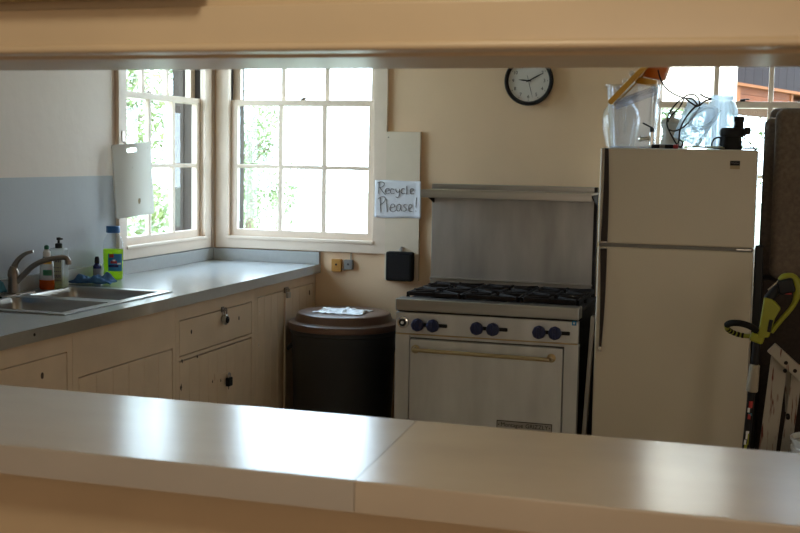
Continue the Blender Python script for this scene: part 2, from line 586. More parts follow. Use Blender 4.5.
# ----------------------------------------------------------------- windows
def window(idx, wall, a0, a1, dirt=0):
    def bx(b, aa, ab, d0, d1, z0, z1, bev=0.0, mi=0):
        if wall == 'back':
            b.box(aa, ab, YB + d0, YB + d1, z0, z1, bev, mi)
        else:
            b.box(XL - d1, XL - d0, aa, ab, z0, z1, bev, mi)
    root = bpy.data.objects.new('window_%d' % idx, None)
    COL.objects.link(root)
    loc = Vector(((a0 + a1) / 2, YB, WZ0)) if wall == 'back' else Vector((XL, (a0 + a1) / 2, WZ0))
    root.location = loc
    ORIGIN[root.name] = loc
    tag(root, kind='structure')
    cw = 0.077
    b = MB()
    zb = 1.036
    bx(b, a0 - cw, a0 + 0.004, -0.022, 0, zb, WZ1 + cw, 0.004)
    bx(b, a1 - 0.004, a1 + cw, -0.022, 0, zb, WZ1 + cw, 0.004)
    bx(b, a0, a1, -0.022, 0, zb, WZ0 - 0.006, 0.004)
    bx(b, a0, a1, -0.022, 0, WZ1, WZ1 + cw, 0.004)
    b.build('casing', M['trim'], root)
    b = MB()
    bx(b, a0 - 0.004, a1 + 0.004, -0.030, 0.014, WZ0 - 0.016, WZ0 + 0.002, 0.004)
    b.build('window_stool', M['trim'], root)
    b = MB()      # inner stops and jamb
    for aa, ab in ((a0, a0 + 0.004), (a1 - 0.004, a1)):
        bx(b, aa, ab, 0.0, 0.014, WZ0, WZ1, 0.002)
        bx(b, aa, ab if aa == a0 else a1, 0.049, 0.053, WZ0, WZ1)
    bx(b, a0, a1, 0, 0.014, WZ1 - 0.012, WZ1)
    b.build('stop_bead', M['trim'], root)
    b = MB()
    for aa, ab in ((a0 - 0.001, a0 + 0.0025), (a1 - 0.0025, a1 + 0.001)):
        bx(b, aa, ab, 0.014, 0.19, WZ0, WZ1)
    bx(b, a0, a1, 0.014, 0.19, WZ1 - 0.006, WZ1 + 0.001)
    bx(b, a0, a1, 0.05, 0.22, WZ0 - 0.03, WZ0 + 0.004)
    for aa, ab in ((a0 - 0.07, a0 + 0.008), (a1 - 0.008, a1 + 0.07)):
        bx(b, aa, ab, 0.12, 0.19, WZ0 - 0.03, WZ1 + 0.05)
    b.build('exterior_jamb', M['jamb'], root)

    def sash(nm, d0, z0, z1, rb, rt, hm):
        st = 0.043
        b = MB()
        d1 = d0 + 0.034
        A0, A1 = a0 + 0.003, a1 - 0.003
        bx(b, A0, A0 + st, d0, d1, z0, z1, 0.003)
        bx(b, A1 - st, A1, d0, d1, z0, z1, 0.003)
        bx(b, A0 + st - 0.002, A1 - st + 0.002, d0, d1, z0, z0 + rb, 0.003)
        bx(b, A0 + st - 0.002, A1 - st + 0.002, d0, d1, z1 - rt, z1, 0.003)
        g0, g1 = A0 + st, A1 - st
        for k in (1, 2):
            a = g0 + (g1 - g0) * k / 3
            bx(b, a - 0.013, a + 0.013, d0 + 0.003, d1 - 0.003, z0 + rb - 0.002, z1 - rt + 0.002, 0.004)
        bx(b, g0 - 0.002, g1 + 0.002, d0 + 0.004, d1 - 0.004, hm - 0.011, hm + 0.011, 0.004)
        so = b.build(nm, M['trim'], root)
        b = MB()
        bx(b, g0 - 0.004, g1 + 0.004, d0 + 0.0165, d0 + 0.0175, z0 + rb - 0.004, z1 - rt + 0.004)
        b.build('pane', M['glass'], so)
        return so
    low = sash('lower_sash', 0.014, WZ0, 1.908, 0.042, 0.033, 1.52)
    sash('upper_sash', 0.054, 1.875, WZ1, 0.030, 0.042, 2.22)
    am = (a0 + a1) / 2 - (0.0 if idx != 1 else 0.13)
    b = MB()
    bx(b, am - 0.03, am + 0.03, 0.018, 0.045, 1.9045, 1.910, 0.001)
    bx(b, am - 0.014, am + 0.014, 0.020, 0.042, 1.909, 1.922, 0.004)
    bx(b, am - 0.002, am + 0.034, 0.024, 0.034, 1.917, 1.924, 0.002)
    tag(b.build('sash_lock', M['black' if idx == 3 else 'nickel'], root), label='small metal sash lock')
    return root


w1 = window(1, 'left', *W1)
w2 = window(2, 'back', *W2)
w3 = window(3, 'back', *W3)
# small metal bracket on the side casing of the left window
MB().box(XL + 0.022, XL + 0.026, 5.425, 5.455, 1.645, 1.70, 0.001).build('bracket', M['nickel'], w1)
# inside corner quarter round between the two windows
struct(MB().box(XL, XL + 0.018, YB - 0.018, YB, 1.03, ZC, 0.006), 'trim_2', M['trim'])

# ------------------------------------------------------- serving counter
XS0, XS1 = -0.655, -0.688         # seam ends (front, back)
t = thing('serving_counter', 'long grey laminate serving counter in the pass-through opening, nearest the camera', 'counter', (-0.7, 2.1, 0.994))
YC0, YC1, ZT = 1.873, 2.359, 1.05
for nm, xa, xb, mm, lab in (('laminate_section', OX0 + 0.001, None, 'lam_a', 'cool grey, shinier section left of the seam'), ('laminate_section', None, OX1 - 0.001, 'lam_b', 'warmer, duller section right of the seam')):
    b = MB()
    g = 0.0006
    A = [(xa if xa is not None else XS0 + g), (xb if xb is not None else XS0 - g)]
    B = [(xa if xa is not None else XS1 + g), (xb if xb is not None else XS1 - g)]
    tb = bmesh.new()
    vs = [tb.verts.new(p) for p in ((A[0], YC0, 0.995), (A[1], YC0, 0.995), (B[1], YC1, 0.995), (B[0], YC1, 0.995), (A[0], YC0, ZT), (A[1], YC0, ZT), (B[1], YC1, ZT), (B[0], YC1, ZT))]
    for f in ((3, 2, 1, 0), (4, 5, 6, 7), (0, 1, 5, 4), (1, 2, 6, 5), (2, 3, 7, 6), (3, 0, 4, 7)):
        tb.faces.new([vs[i] for i in f])
    fe = [e for e in tb.edges if all(abs(v.co.z - ZT) < 1e-6 for v in e.verts) and (all(abs(v.co.y - YC0) < 1e-6 for v in e.verts) or all(abs(v.co.y - YC1) < 1e-6 for v in e.verts))]
    bmesh.ops.bevel(tb, geom=fe, offset=0.004, segments=2, profile=0.5, affect='EDGES')
    b._merge(tb)
    b.bev = True
    tag(b.build(nm, M[mm], t), label=lab)

# woven blind rolled up above the opening
t = thing('rolled_blind', 'olive woven blind rolled up above the opening at the top left corner', 'blind', (-1.15, 1.86, 1.858))
b = MB()
prof = []
c0 = Vector((-1.98, 1.845, 1.893))
b.tube([(-2.0 + 0.02 * i, 1.852, 1.897) for i in range(54)], [0.036 + 0.0015 * (i % 2) for i in range(54)], 18)
b.build('roll', M['blind'], t)
for x in (-1.85, -1.4, -0.96):
    MB().box(x - 0.006, x + 0.006, 1.87, 1.90, 1.89, 1.96, 0.001).build('hanging_bracket', M['nickel'], t)

# ---------------------------------------------------------- base cabinets
XF = -2.53     # cabinet face


def board_door(b, y0, y1, z0, z1, n, x=XF, th=0.02):
    w = (y1 - y0) / n
    for i in range(n):
        b.box(x - th, x, y0 + i * w + (0.0 if i else 0), y0 + (i + 1) * w, z0, z1, 0.0028, seg=1)


def chip(b, y, z, r, mi, x=XF):
    n = 9
    pts = []
    for k in range(n):
        a = 2 * PI * k / n
        rr = r * random.uniform(0.45, 1.15)
        pts.append((x - 0.001, y + rr * math.cos(a) * 0.8, z + rr * math.sin(a) * 1.3))
    b.prism(pts, (0.0016, 0, 0), mi)


def unit(label, y0, y1, openings):
    t = thing('base_cabinet', label, 'cabinet', ((XL + XF) / 2, (y0 + y1) / 2, 0), 'base cabinets under the sink counter')
    b = MB()
    b.box(XL + 0.005, XF - 0.021, y0 + (0.07 if 4.7 < y0 < 4.8 else 0), y1, 0, 0.77 if 3.9 < y0 < 4.0 else 0.905, mi=1)
    # face frame around the openings: openings = list of (y0,y1,z0,z1)
    ys = sorted({y0, y1} | {o[0] for o in openings} | {o[1] for o in openings})
    zs = sorted({0.0, 0.909} | {o[2] for o in openings} | {o[3] for o in openings})
    for i in range(len(ys) - 1):
        run = None
        for j in range(len(zs) - 1):
            ym, zm = (ys[i] + ys[i + 1]) / 2, (zs[j] + zs[j + 1]) / 2
            solid = not any(o[0] < ym < o[1] and o[2] < zm < o[3] for o in openings)
            if solid:
                if run is None:
                    run = [zs[j], zs[j + 1]]
                else:
                    run[1] = zs[j + 1]
            if run and (not solid or j == len(zs) - 2):
                b.box(XF - 0.022, XF, ys[i], ys[i + 1], run[0], run[1])
                run = None
    b.build('carcass', [M['cab'], M['dark'], M['chip']], t)
    return t


G = 0.0035
# unit A: nearest, one flat door
t = unit('cream base cabinet with flat door nearest the serving counter, left of the sink cabinet', 2.45, 3.949, [(2.9, 3.914, 0.1, 0.836)])
b = MB()
b.box(XF - 0.02, XF, 2.9 + G, 3.914 - G, 0.1 + G, 0.836 - G, 0.002)
d = b.build('door', M['cab'], t)
MB().lathe([(0, 0), (0.009, 0), (0.009, 0.0015), (0.004, 0.003), (0, 0.003)], (XF - 0.0005, 3.75, 0.772), Matrix.Rotation(PI / 2, 3, 'Y'), 14, sx=1.4).build('keyhole', M['chip'], d)

# unit B: beadboard doors below a plain apron (sink cabinet)
t = unit('cream sink cabinet with wide plain apron over beadboard doors, below the sink', 3.951, 4.779, [(3.99, 4.75, 0.1, 0.724)])
for k in range(2):
    b = MB()
    ya, yb = (3.99 + G, 4.369) if k == 0 else (4.3705, 4.75 - G)
    board_door(b, ya, yb, 0.1 + G, 0.724 - 0.005, 3)
    b.build('door', [M['cab']], t)

# unit C: drawer above two doors
t = unit('cream base cabinet with padlocked drawer above two padlocked beadboard doors', 4.781, 5.639, [(4.812, 5.60, 0.1, 0.655), (4.812, 5.60, 0.672, 0.840)])
b = MB()
b.box(XF - 0.02, XF, 4.812 + G, 5.60 - G, 0.672 + G, 0.840 - 0.005, 0.002)
for y, z in ((4.93, 0.773), (5.445, 0.772)):
    b.lathe([(0, 0), (0.0065, 0), (0.0065, 0.001), (0, 0.0012)], (XF, y, z), Matrix.Rotation(PI / 2, 3, 'Y'), 12, mi=1, sx=1.6)
dr = b.build('drawer', [M['cab'], M['chip']], t)
b = MB()
b.box(XF - 0.001, XF + 0.005, 5.24, 5.266, 0.826, 0.852, 0.001)
b.box(XF + 0.003, XF + 0.022, 5.250, 5.256, 0.832, 0.839, 0.001)
b.build('hasp', M['nickel'], dr)
for k in range(2):
    b = MB()
    ya, yb = (4.812 + G, 5.206) if k == 0 else (5.2085, 5.60 - G)
    board_door(b, ya, yb, 0.1 + G, 0.655 - 0.007, 4)
    if k == 0:
        chip(b, 4.83, 0.53, 0.017, 1)
        chip(b, 4.84, 0.652, 0.010, 1)
        chip(b, 5.15, 0.50, 0.008, 1)
        chip(b, 4.99, 0.646, 0.009, 1)
    else:
        chip(b, 5.33, 0.44, 0.008, 1)
        chip(b, 5.24, 0.49, 0.006, 1)
    d = b.build('door', [M['cab'], M['chip']], t)
    if k == 1:
        b = MB()
        b.box(XF - 0.001, XF + 0.004, 5.17, 5.235, 0.502, 0.535, 0.001)
        b.box(XF + 0.002, XF + 0.016, 5.292, 5.306, 0.508, 0.514, 0.001)
        b.box(XF - 0.001, XF + 0.004, 5.235, 5.325, 0.498, 0.525, 0.001)
        tag(b.build('hasp', M['cab'], d), label='painted-over hasp')

# unit D: end cabinet against the back wall
t = unit('cream beadboard cabinet at the far end of the counter beside the black bin', 5.641, 6.495, [(5.665, 6.46, 0.06, 0.853)])
ds = []
for k in range(2):
    b = MB()
    ya, yb = (5.665 + G, 6.028) if k == 0 else (6.048, 6.46 - G)
    board_door(b, ya, yb, 0.06 + G, 0.853 - 0.004, 4)
    if k == 1:
        chip(b, 6.40, 0.80, 0.012, 1)
        chip(b, 6.39, 0.70, 0.007, 1)
    else:
        chip(b, 5.70, 0.775, 0.014, 2)
        chip(b, 5.69, 0.60, 0.013, 2)
        chip(b, 5.69, 0.60, 0.005, 1)
        chip(b, 5.70, 0.775, 0.005, 1)
    ds.append(b.build('door', [M['cab'], M['chip'], M['trim']], t))
MB().box(XF - 0.015, XF + 0.008, 6.030, 6.046, 0.06, 0.845, 0.003).build('astragal', M['trim'], ds[0])
b = MB()
b.box(XF - 0.001, XF + 0.009, 6.02, 6.07, 0.838, 0.868, 0.001)
b.box(XF + 0.004, XF + 0.024, 6.036, 6.054, 0.852, 0.860, 0.001)
b.build('hasp', M['nickel'], ds[1])


# padlocks hang from the hasps
def shackle(b, y, z, r, h, x, mi=0, tr=0.0035):
    pts = [(x, y - r, z)] + [(x, y + r * math.cos(a), z + h + r * math.sin(a)) for a in [PI - PI * k / 10 for k in range(11)]] + [(x, y + r, z)]
    b.tube(pts, tr, 8, mi)


xk = XF + 0.018
t = thing('padlock', 'round silver combination padlock with black dial hanging on the cabinet drawer', 'padlock', (xk, 5.253, 0.765), 'padlocks on the base cabinets')
rotx = Matrix.Rotation(PI / 2, 3, 'Y')
MB().lathe([(0, -0.010), (0.022, -0.010), (0.0245, -0.007), (0.0245, 0.007), (0.022, 0.010), (0, 0.010)], (xk, 5.253, 0.790), rotx, 28).build('body', M['steel'], t)
MB().lathe([(0, 0.010), (0.017, 0.010), (0.016, 0.014), (0.006, 0.015), (0.006, 0.019), (0, 0.019)], (xk, 5.253, 0.790), rotx, 28).build('dial', M['black'], t)
b = MB()
shackle(b, 5.253, 0.808, 0.0125, 0.026, xk, tr=0.004)
b.build('shackle', M['nickel'], t)

t = thing('padlock', 'black padlock hanging between the two beadboard doors', 'padlock', (xk, 5.299, 0.455), 'padlocks on the base cabinets')
MB().box(xk - 0.01, xk + 0.01, 5.278, 5.320, 0.455, 0.498, 0.004).build('body', M['blackm'], t)
b = MB()
shackle(b, 5.299, 0.497, 0.011, 0.012, xk)
b.build('shackle', M['steel_d'], t)

t = thing('padlock', 'small silver padlock at the top of the end cabinet door by the bin', 'padlock', (xk, 6.045, 0.808), 'padlocks on the base cabinets')
MB().box(xk - 0.008, xk + 0.008, 6.026, 6.064, 0.810, 0.842, 0.004).build('body', M['steel'], t)
b = MB()
shackle(b, 6.045, 0.841, 0.010, 0.010, xk)
b.build('shackle', M['chrome'], t)

# ------------------------------------------------------- kitchen worktop
t = thing('kitchen_countertop', 'grey laminate countertop with sink running along the left wall', 'countertop', (-2.85, 4.4, 0.91))
SX0, SX1, SY0, SY1 = -3.14, -2.615, 4.025, 4.850   # cut-out
b = MB()
ZK = 0.96
b.box(XL + 0.001, -2.5, 2.45, SY0, 0.91, ZK)
b.box(XL + 0.001, -2.5, SY1, YB - 0.001, 0.91, ZK)
b.box(XL + 0.001, SX0, SY0, SY1, 0.91, ZK)
b.box(SX1, -2.5, SY0, SY1, 0.91, ZK)
bmesh.ops.remove_doubles(b.bm, verts=b.bm.verts[:], dist=1e-5)
# dark hole in the front edge
b.lathe([(0, 0), (0.006, 0), (0.006, 0.0012), (0, 0.0012)], (-2.5, 3.66, 0.938), rotx, 12, mi=1)
b.build('worktop', [M['lam'], M['dark']], t)
for bxx in ((XL + 0.001, XL + 0.02, 2.45, YB - 0.001), (XL + 0.021, -2.502, YB - 0.02, YB - 0.001)):
    MB().box(*bxx, ZK, 1.031, 0.002).build('backsplash', M['lam'], t)

# sink
t = thing('sink', 'stainless double-bowl kitchen sink set in the grey countertop', 'sink', (-2.88, 4.44, ZK))


def rrect(cx, cy, hx, hy, r, n=6):
    out = []
    for sx_, sy_, a0 in ((1, 1, 0), (-1, 1, PI / 2), (-1, -1, PI), (1, -1, 3 * PI / 2)):
        for k in range(n + 1):
            a = a0 + PI / 2 * k / n
            out.append((cx + sx_ * (hx - r) + r * math.cos(a), cy + sy_ * (hy - r) + r * math.sin(a)))
    return out


def rings_mesh(b, rings, cap_last=True, mi=0):
    V = [[b.bm.verts.new(p) for p in r] for r in rings]
    n = len(V[0])
    for i in range(len(V) - 1):
        for k in range(n):
            b.bm.faces.new((V[i][k], V[i][(k + 1) % n], V[i + 1][(k + 1) % n], V[i + 1][k])).material_index = mi
    if cap_last:
        b.bm.faces.new(V[-1]).material_index = mi
    return V


bowls = ((-2.862, 4.215, 0.228, 0.175), (-2.862, 4.645, 0.228, 0.175))
# deck: rim + bowls openings, from strips
b = MB()
zt = ZK + 0.006
R0, R1, R2, R3 = -3.185, -2.592, 3.995, 4.868
b.box(R0, -3.088, R2, R3, ZK + 0.0005, zt, 0.003)
b.box(-2.636, R1, R2, R3, ZK + 0.0005, zt, 0.003)
b.box(-3.088, -2.636, R2, 4.042, ZK + 0.0005, zt, 0.002)
b.box(-3.088, -2.636, 4.818, R3, ZK + 0.0005, zt, 0.002)
b.box(-3.088, -2.636, 4.388, 4.472, ZK + 0.0005, zt, 0.002)
b.build('rim', M['steel'], t)
for cx, cy, hx, hy in bowls:
    b = MB()
    rings = []
    for dz, ins, r in ((0.0055, 0.0, 0.035), (0.0, 0.004, 0.035), (-0.02, 0.007, 0.04), (-0.14, 0.014, 0.05), (-0.165, 0.03, 0.06), (-0.17, 0.06, 0.06)):
        rings.append([(x, y, ZK + dz) for x, y in rrect(cx, cy, hx - ins, hy - ins, r)])
    rings_mesh(b, rings)
    bo = b.build('bowl', M['sink'], t)
    MB().lathe([(0, 0.001), (0.02, 0.001), (0.028, 0.004), (0.042, 0.003), (0.044, 0), (0, 0)], (cx, cy, ZK - 0.169), None, 24).build('drain', M['chrome'], bo)

# faucet
fb = Vector((-3.135, 4.44, zt))
t = thing('faucet', 'brushed nickel single-lever faucet behind the sink bowls', 'faucet', fb)
b = MB()
b.lathe([(0, 0), (0.032, 0), (0.032, 0.006), (0.0245, 0.011), (0.0235, 0.05), (0.0225, 0.075), (0.025, 0.085), (0.023, 0.105), (0.013, 0.125), (0, 0.128)], fb, None, 28)
b.box(fb.x - 0.028, fb.x + 0.028, fb.y - 0.12, fb.y + 0.12, zt, zt + 0.006, 0.0028)
b.build('body', M['nickel'], t)
b = MB()
sp = smooth_path([fb + Vector(v) for v in ((0.004, 0.0, 0.045), (0.04, 0.012, 0.085), (0.085, 0.022, 0.128), (0.14, 0.032, 0.155), (0.20, 0.042, 0.167), (0.235, 0.046, 0.166), (0.245, 0.047, 0.152))], 6)
b.tube(sp, [0.014 - 0.003 * min(1, i / 20) for i in range(len(sp))], 14)
s_ = b.build('spout', M['nickel'], t)
MB().cyl(fb + Vector((0.245, 0.047, 0.158)), fb + Vector((0.245, 0.047, 0.140)), 0.0135, 16).build('aerator', M['nickel'], s_)
b = MB()
hp = smooth_path([fb + Vector(v) for v in ((0.0, 0, 0.098), (0.006, 0.003, 0.128), (0.025, 0.007, 0.158), (0.055, 0.012, 0.181), (0.088, 0.02, 0.192))], 6)
b.tube(hp, [0.021 - 0.0145 * (i / (len(hp) - 1)) ** 0.55 for i in range(len(hp))], 14, flat=0.8)
b.build('lever', M['nickel'], t)

# --------------------------------------------------- bottles by the sink
t = thing('dish_soap_bottle', 'clear squeeze bottle with green cap and a little orange soap left', 'bottle', (-3.122, 4.672, zt))
c = Vector((-3.122, 4.672, zt))
b = MB()
b.lathe([(0, 0.001), (0.031, 0.001), (0.035, 0.008), (0.0355, 0.05), (0.033, 0.10), (0.030, 0.128), (0.02, 0.142), (0.0165, 0.152), (0.0165, 0.17)], c, None, 28, sy=0.7)
b.build('shell', M['clearwhite'], t)
MB().lathe([(0, 0.002), (0.0318, 0.002), (0.0358, 0.009), (0.0362, 0.045), (0, 0.045)], c, None, 28, sy=0.72).build('liquid', M['orangeliq'], t)
b = MB()
b.lathe([(0.0175, 0.150), (0.0175, 0.172), (0.010, 0.180), (0.010, 0.185)], c, None, 20, sy=0.9)
b.build('collar', M['white'], t)
MB().lathe([(0, 0.183), (0.010, 0.183), (0.0115, 0.190), (0.010, 0.199), (0.004, 0.203), (0, 0.203)], c, None, 18).build('cap', M['green'], t)
for k, (z0, z1, mi) in enumerate(((0.066, 0.092, 0), (0.118, 0.135, 1))):
    b = MB()
    b.grid(lambda u, v: c + Vector((0.0353 * math.sin(-0.1 + 1.3 * u) * (1 if mi == 0 else 0.9), -0.0252 * math.cos(-0.1 + 1.3 * u) * (1 if mi == 0 else 0.9), z0 + (z1 - z0) * v)), 6, 1, mi)
    b.build('label', [M['green'], M['yellow']], t)

c = Vector((-3.120, 4.765, zt - 0.003))
t = thing('soap_dispenser', 'white soap bottle with black pump top and pale printed label', 'bottle', c)
b = MB()
b.box(c.x - 0.039, c.x + 0.039, c.y - 0.024, c.y + 0.024, c.z + 0.001, c.z + 0.186, 0.010, seg=3)
b.build('shell', M['clearwhite'], t)
MB().box(c.x - 0.036, c.x + 0.036, c.y - 0.021, c.y + 0.021, c.z + 0.004, c.z + 0.055, 0.008).build('liquid', M['paleliq'], t)
b = MB()
b.lathe([(0.013, 0.184), (0.0165, 0.186), (0.0165, 0.205), (0.012, 0.208), (0.0055, 0.209), (0.0055, 0.222), (0.010, 0.223), (0.0095, 0.234), (0, 0.236)], c, None, 18)
b.box(c.x - 0.006, c.x + 0.020, c.y - 0.005, c.y + 0.005, c.z + 0.224, c.z + 0.232, 0.002)
b.build('pump', M['black'], t)
b = MB()
yf = c.y - 0.0245
b.box(c.x - 0.031, c.x + 0.031, yf - 0.0006, yf, c.z + 0.025, c.z + 0.135, mi=0)
for i, z in enumerate((0.122, 0.095, 0.078, 0.055, 0.05, 0.037)):
    x = c.x - 0.026
    while x < c.x + 0.024:
        w = random.uniform(0.004, 0.012)
        hgt = 0.010 if i in (0, 3) else 0.004
        b.box(x, min(x + w, c.x + 0.027), yf - 0.0012, yf - 0.0005, c.z + z, c.z + z + hgt, mi=1)
        x += w + 0.003
b.build('label', [M['palelabel'], M['greylabel']], t)

c = Vector((-3.126, 5.10, ZK))
t = thing('small_bottle', 'tiny dark blue bottle with black cap between the cloth and the lime cleaner', 'bottle', c)
MB().lathe([(0, 0.0005), (0.018, 0.0005), (0.020, 0.004), (0.020, 0.078), (0.012, 0.088), (0.010, 0.092), (0.010, 0.098)], c, None, 22).build('shell', M['navy'], t)
MB().lathe([(0.0115, 0.092), (0.0125, 0.095), (0.0115, 0.114), (0.008, 0.124), (0, 0.125)], c, None, 18).build('cap', M['black'], t)
MB().lathe([(0.0203, 0.015), (0.0203, 0.066)], c, None, 22).build('label', M['greylabel'], t)

c = Vector((-3.117, 5.235, ZK))
t = thing('cleaner_bottle', 'clear bottle of lime green cleaner with blue cap beside the window', 'bottle', c)
K = 1.0
pro = [(0, 0.001), (0.046, 0.001), (0.052, 0.008), (0.053, 0.03), (0.050, 0.05), (0.053, 0.075), (0.054, 0.15), (0.053, 0.180), (0.046, 0.200), (0.033, 0.222), (0.030, 0.232), (0.030, 0.240)]
MB().lathe(pro, c, None, 32, sy=0.72).build('shell', M['clear'], t)
lq = [(0, 0.003)] + [(r - 0.002, z + 0.001) for r, z in pro[1:7]] + [(0.0515, 0.150), (0, 0.150)]
MB().lathe(lq, c, None, 32, sy=0.70).build('liquid', M['limeliq'], t)
MB().lathe([(0.030, 0.232), (0.0345, 0.234), (0.0345, 0.262), (0.032, 0.266), (0, 0.266)], c, None, 28).build('cap', M['bluecap'], t)


def on_side(u, v, z0, z1, a0, a1, k=1.0):
    a = a0 + (a1 - a0) * u
    return c + Vector((0.0548 * k * math.sin(a), -0.72 * 0.0548 * k * math.cos(a), z0 + (z1 - z0) * v))


b = MB()
b.grid(lambda u, v: on_side(u, v, 0.045, 0.130, -0.1, 1.35), 10, 1, 0)
b.grid(lambda u, v: on_side(u, v, 0.112, 0.130, 0.02, 0.45, 1.012), 4, 1, 1)
b.grid(lambda u, v: on_side(u, v, 0.083, 0.096, 0.15, 0.75, 1.012), 4, 1, 1)
b.grid(lambda u, v: on_side(u, v, 0.094, 0.102, 0.35, 0.6, 1.014), 4, 1, 2)
b.grid(lambda u, v: on_side(u, v, 0.078, 0.086, 0.8, 1.2, 1.014), 4, 1, 2)
b.grid(lambda u, v: on_side(u, v, 0.064, 0.076, -0.05, 0.9, 1.012), 6, 1, 3)
b.build('label', [M['bluelabel'], M['red'], M['white'], M['navy']], t)


def cloth(name, label, cat, c, sx, sy, h, rot, mm, seed):
    def fn(u, v):
        x, y = (u - 0.5) * sx, (v - 0.5) * sy
        e = min(u, 1 - u, v, 1 - v)
        nz = noise.noise(Vector((x * 22 + seed, y * 30, seed)))
        nz2 = noise.noise(Vector((x * 60 + seed, y * 14, seed + 3)))
        k = min(1, e * 7)
        z = h * (0.25 + 0.75 * k) * (0.62 + 0.45 * nz + 0.22 * nz2) + 0.004
        wx = 1 + 0.12 * noise.noise(Vector((y * 20, seed, 0)))
        wy = 1 + 0.18 * noise.noise(Vector((x * 16, seed, 5)))
        p = Vector((x * wx, y * wy, max(0.004, z)))
        p.rotate(Matrix.Rotation(rot, 3, 'Z'))
        return Vector(c) + p
    b = MB()
    b.grid(fn, 36, 24)
    o = b.build(name, mm, None, c, sharp=70)
    md = o.modifiers.new('thickness', 'SOLIDIFY')
    md.thickness = 0.004
    md.offset = 1
    return tag(o, label, cat)


cloth('dishcloth', 'crumpled blue cleaning cloth lying on the counter beyond the soap bottles', 'cloth', (-3.068, 4.975, ZK), 0.19, 0.12, 0.055, 0.15, M['bluecloth'], 3.3)
cloth('scrub_cloth', 'dark teal cloth bunched behind the faucet against the wall', 'cloth', (-3.150, 4.33, ZK + 0.008), 0.036, 0.12, 0.085, 0.0, M['teal'], 8.1)
c = Vector((-3.118, 4.215, zt))
t = thing('detergent_bottle', 'blue bottle cut off by the left edge beside the faucet', 'bottle', c)
MB().lathe([(0, 0.001), (0.028, 0.001), (0.031, 0.006), (0.031, 0.11), (0.024, 0.14), (0.014, 0.155), (0.014, 0.16)], c, None, 26).build('shell', M['bluebottle'], t)
MB().lathe([(0.0155, 0.157), (0.0155, 0.18), (0.006, 0.186), (0, 0.186)], c, None, 20).build('cap', M['white'], t)

# -------------------------------------------------------- cutting board
tl = Vector((-3.162, 5.30, 1.626))
hdir = Vector((0.073, 0.25, 0)).normalized()
up = Vector((0, 0, 1))
tilt = 0.08
u_ = (hdir * math.cos(tilt) + up * math.sin(tilt))
v_ = (-hdir * math.sin(tilt) + up * math.cos(tilt))
n_ = u_.cross(v_).normalized()
bw, bh = 0.262, 0.372
t = thing('cutting_board', 'white plastic cutting board hanging from the left window casing', 'cutting board', tl - v_ * bh + u_ * bw / 2)
b = MB()
th = 0.010


def bp(u, v, d=0.0):
    return tl + u_ * u - v_ * v + n_ * d


# board with a handle slot: outer ring + slot ring bridged
outer = rrect(bw / 2, bh / 2, bw / 2, bh / 2, 0.012, 4)
slot = rrect(bw / 2, 0.034, 0.040, 0.0125, 0.012, 4)
for d0, d1 in ((th / 2, -th / 2),):
    VO = [[b.bm.verts.new(bp(x, y, d)) for x, y in outer] for d in (d0, d1)]
    VS = [[b.bm.verts.new(bp(x, y, d)) for x, y in slot] for d in (d0, d1)]
    n = len(outer)
    for k in range(n):
        k2 = (k + 1) % n
        b.bm.faces.new((VO[0][k], VO[0][k2], VO[1][k2], VO[1][k]))
        b.bm.faces.new((VS[0][k], VS[0][k2], VS[1][k2], VS[1][k]))
        for q in (0, 1):
            b.bm.faces.new((VO[q][k], VO[q][k2], VS[q][k2], VS[q][k]))
fr = n_ if n_.dot(-tl) > 0 else -n_
for (uu, vv, rr) in ((bw * 0.60, bh * 0.80, 0.010), (bw * 0.63, bh * 0.79, 0.006)):
    pts = []
    for k in range(10):
        a = 2 * PI * k / 10
        r2 = rr * random.uniform(0.7, 1.2)
        pts.append(bp(uu + r2 * 0.8 * math.cos(a), vv + r2 * 1.6 * math.sin(a)) + fr * (th / 2 - 0.0005))
    b.prism(pts, fr * 0.0009, 1)
b.build('board', [M['poly'], M['stain']], t)
for uu, vv in ((0.02, 0.03), (bw - 0.02, 0.03), (bw - 0.02, bh - 0.035), (bw / 2, bh * 0.33)):
    b = MB()
    b.cyl(bp(uu, vv) + fr * (th / 2 - 0.001), bp(uu, vv) + fr * (th / 2 + 0.0015), 0.005, 12)
    b.build('rubber_foot', M['poly'], t)
b = MB()
hk = bp(bw / 2 - 0.02, 0.022)
b.tube([Vector((XL + 0.022, hk.y + 0.03, hk.z + 0.03)), Vector((XL + 0.05, hk.y + 0.02, hk.z + 0.02)), hk, hk + Vector((0, 0, 0.016))], 0.0025, 8)
b.build('hook', M['nickel'], t)

# --------------------------------------------- things on the back wall
t = thing('wall_board', 'tall white painted plank fixed to the wall right of the back window', 'board', (-2.005, YB, 0.888))
MB().box(-2.104, -1.900, YB - 0.022, YB, 0.888, 1.732, 0.003).build('plank', M['plank'], t)
for z in (0.92, 1.70, 1.03):
    MB().cyl((-2.09, YB - 0.0205, z), (-2.09, YB - 0.0235, z), 0.004, 10).build('nail', M['nickel'], t)

# handwritten paper sign
ys = YB - 0.0262
x0, x1, z0, z1 = -2.165, -1.886, 1.246, 1.457
t = thing('paper_sign', 'white paper sign handwritten Recycle Please! taped to the painted plank', 'sign', ((x0 + x1) / 2, ys, z0))


def sheet(u, v):
    x = x0 + (x1 - x0) * u - 0.004 * v * u
    z = z0 + (z1 - z0) * v + 0.004 * math.sin(6 * u) * (v - 0.5)
    y = ys - 0.003 * abs(noise.noise(Vector((u * 3, v * 3, 2)))) - (0.008 * (u - 0.86) / 0.14 if u > 0.86 else 0)
    return (x, y, z)


b = MB()
b.grid(sheet, 24, 16)
o = b.build('sheet', M['paper'], t, sharp=80)
md = o.modifiers.new('thickness', 'SOLIDIFY')
md.thickness = 0.0006
md.offset = 0
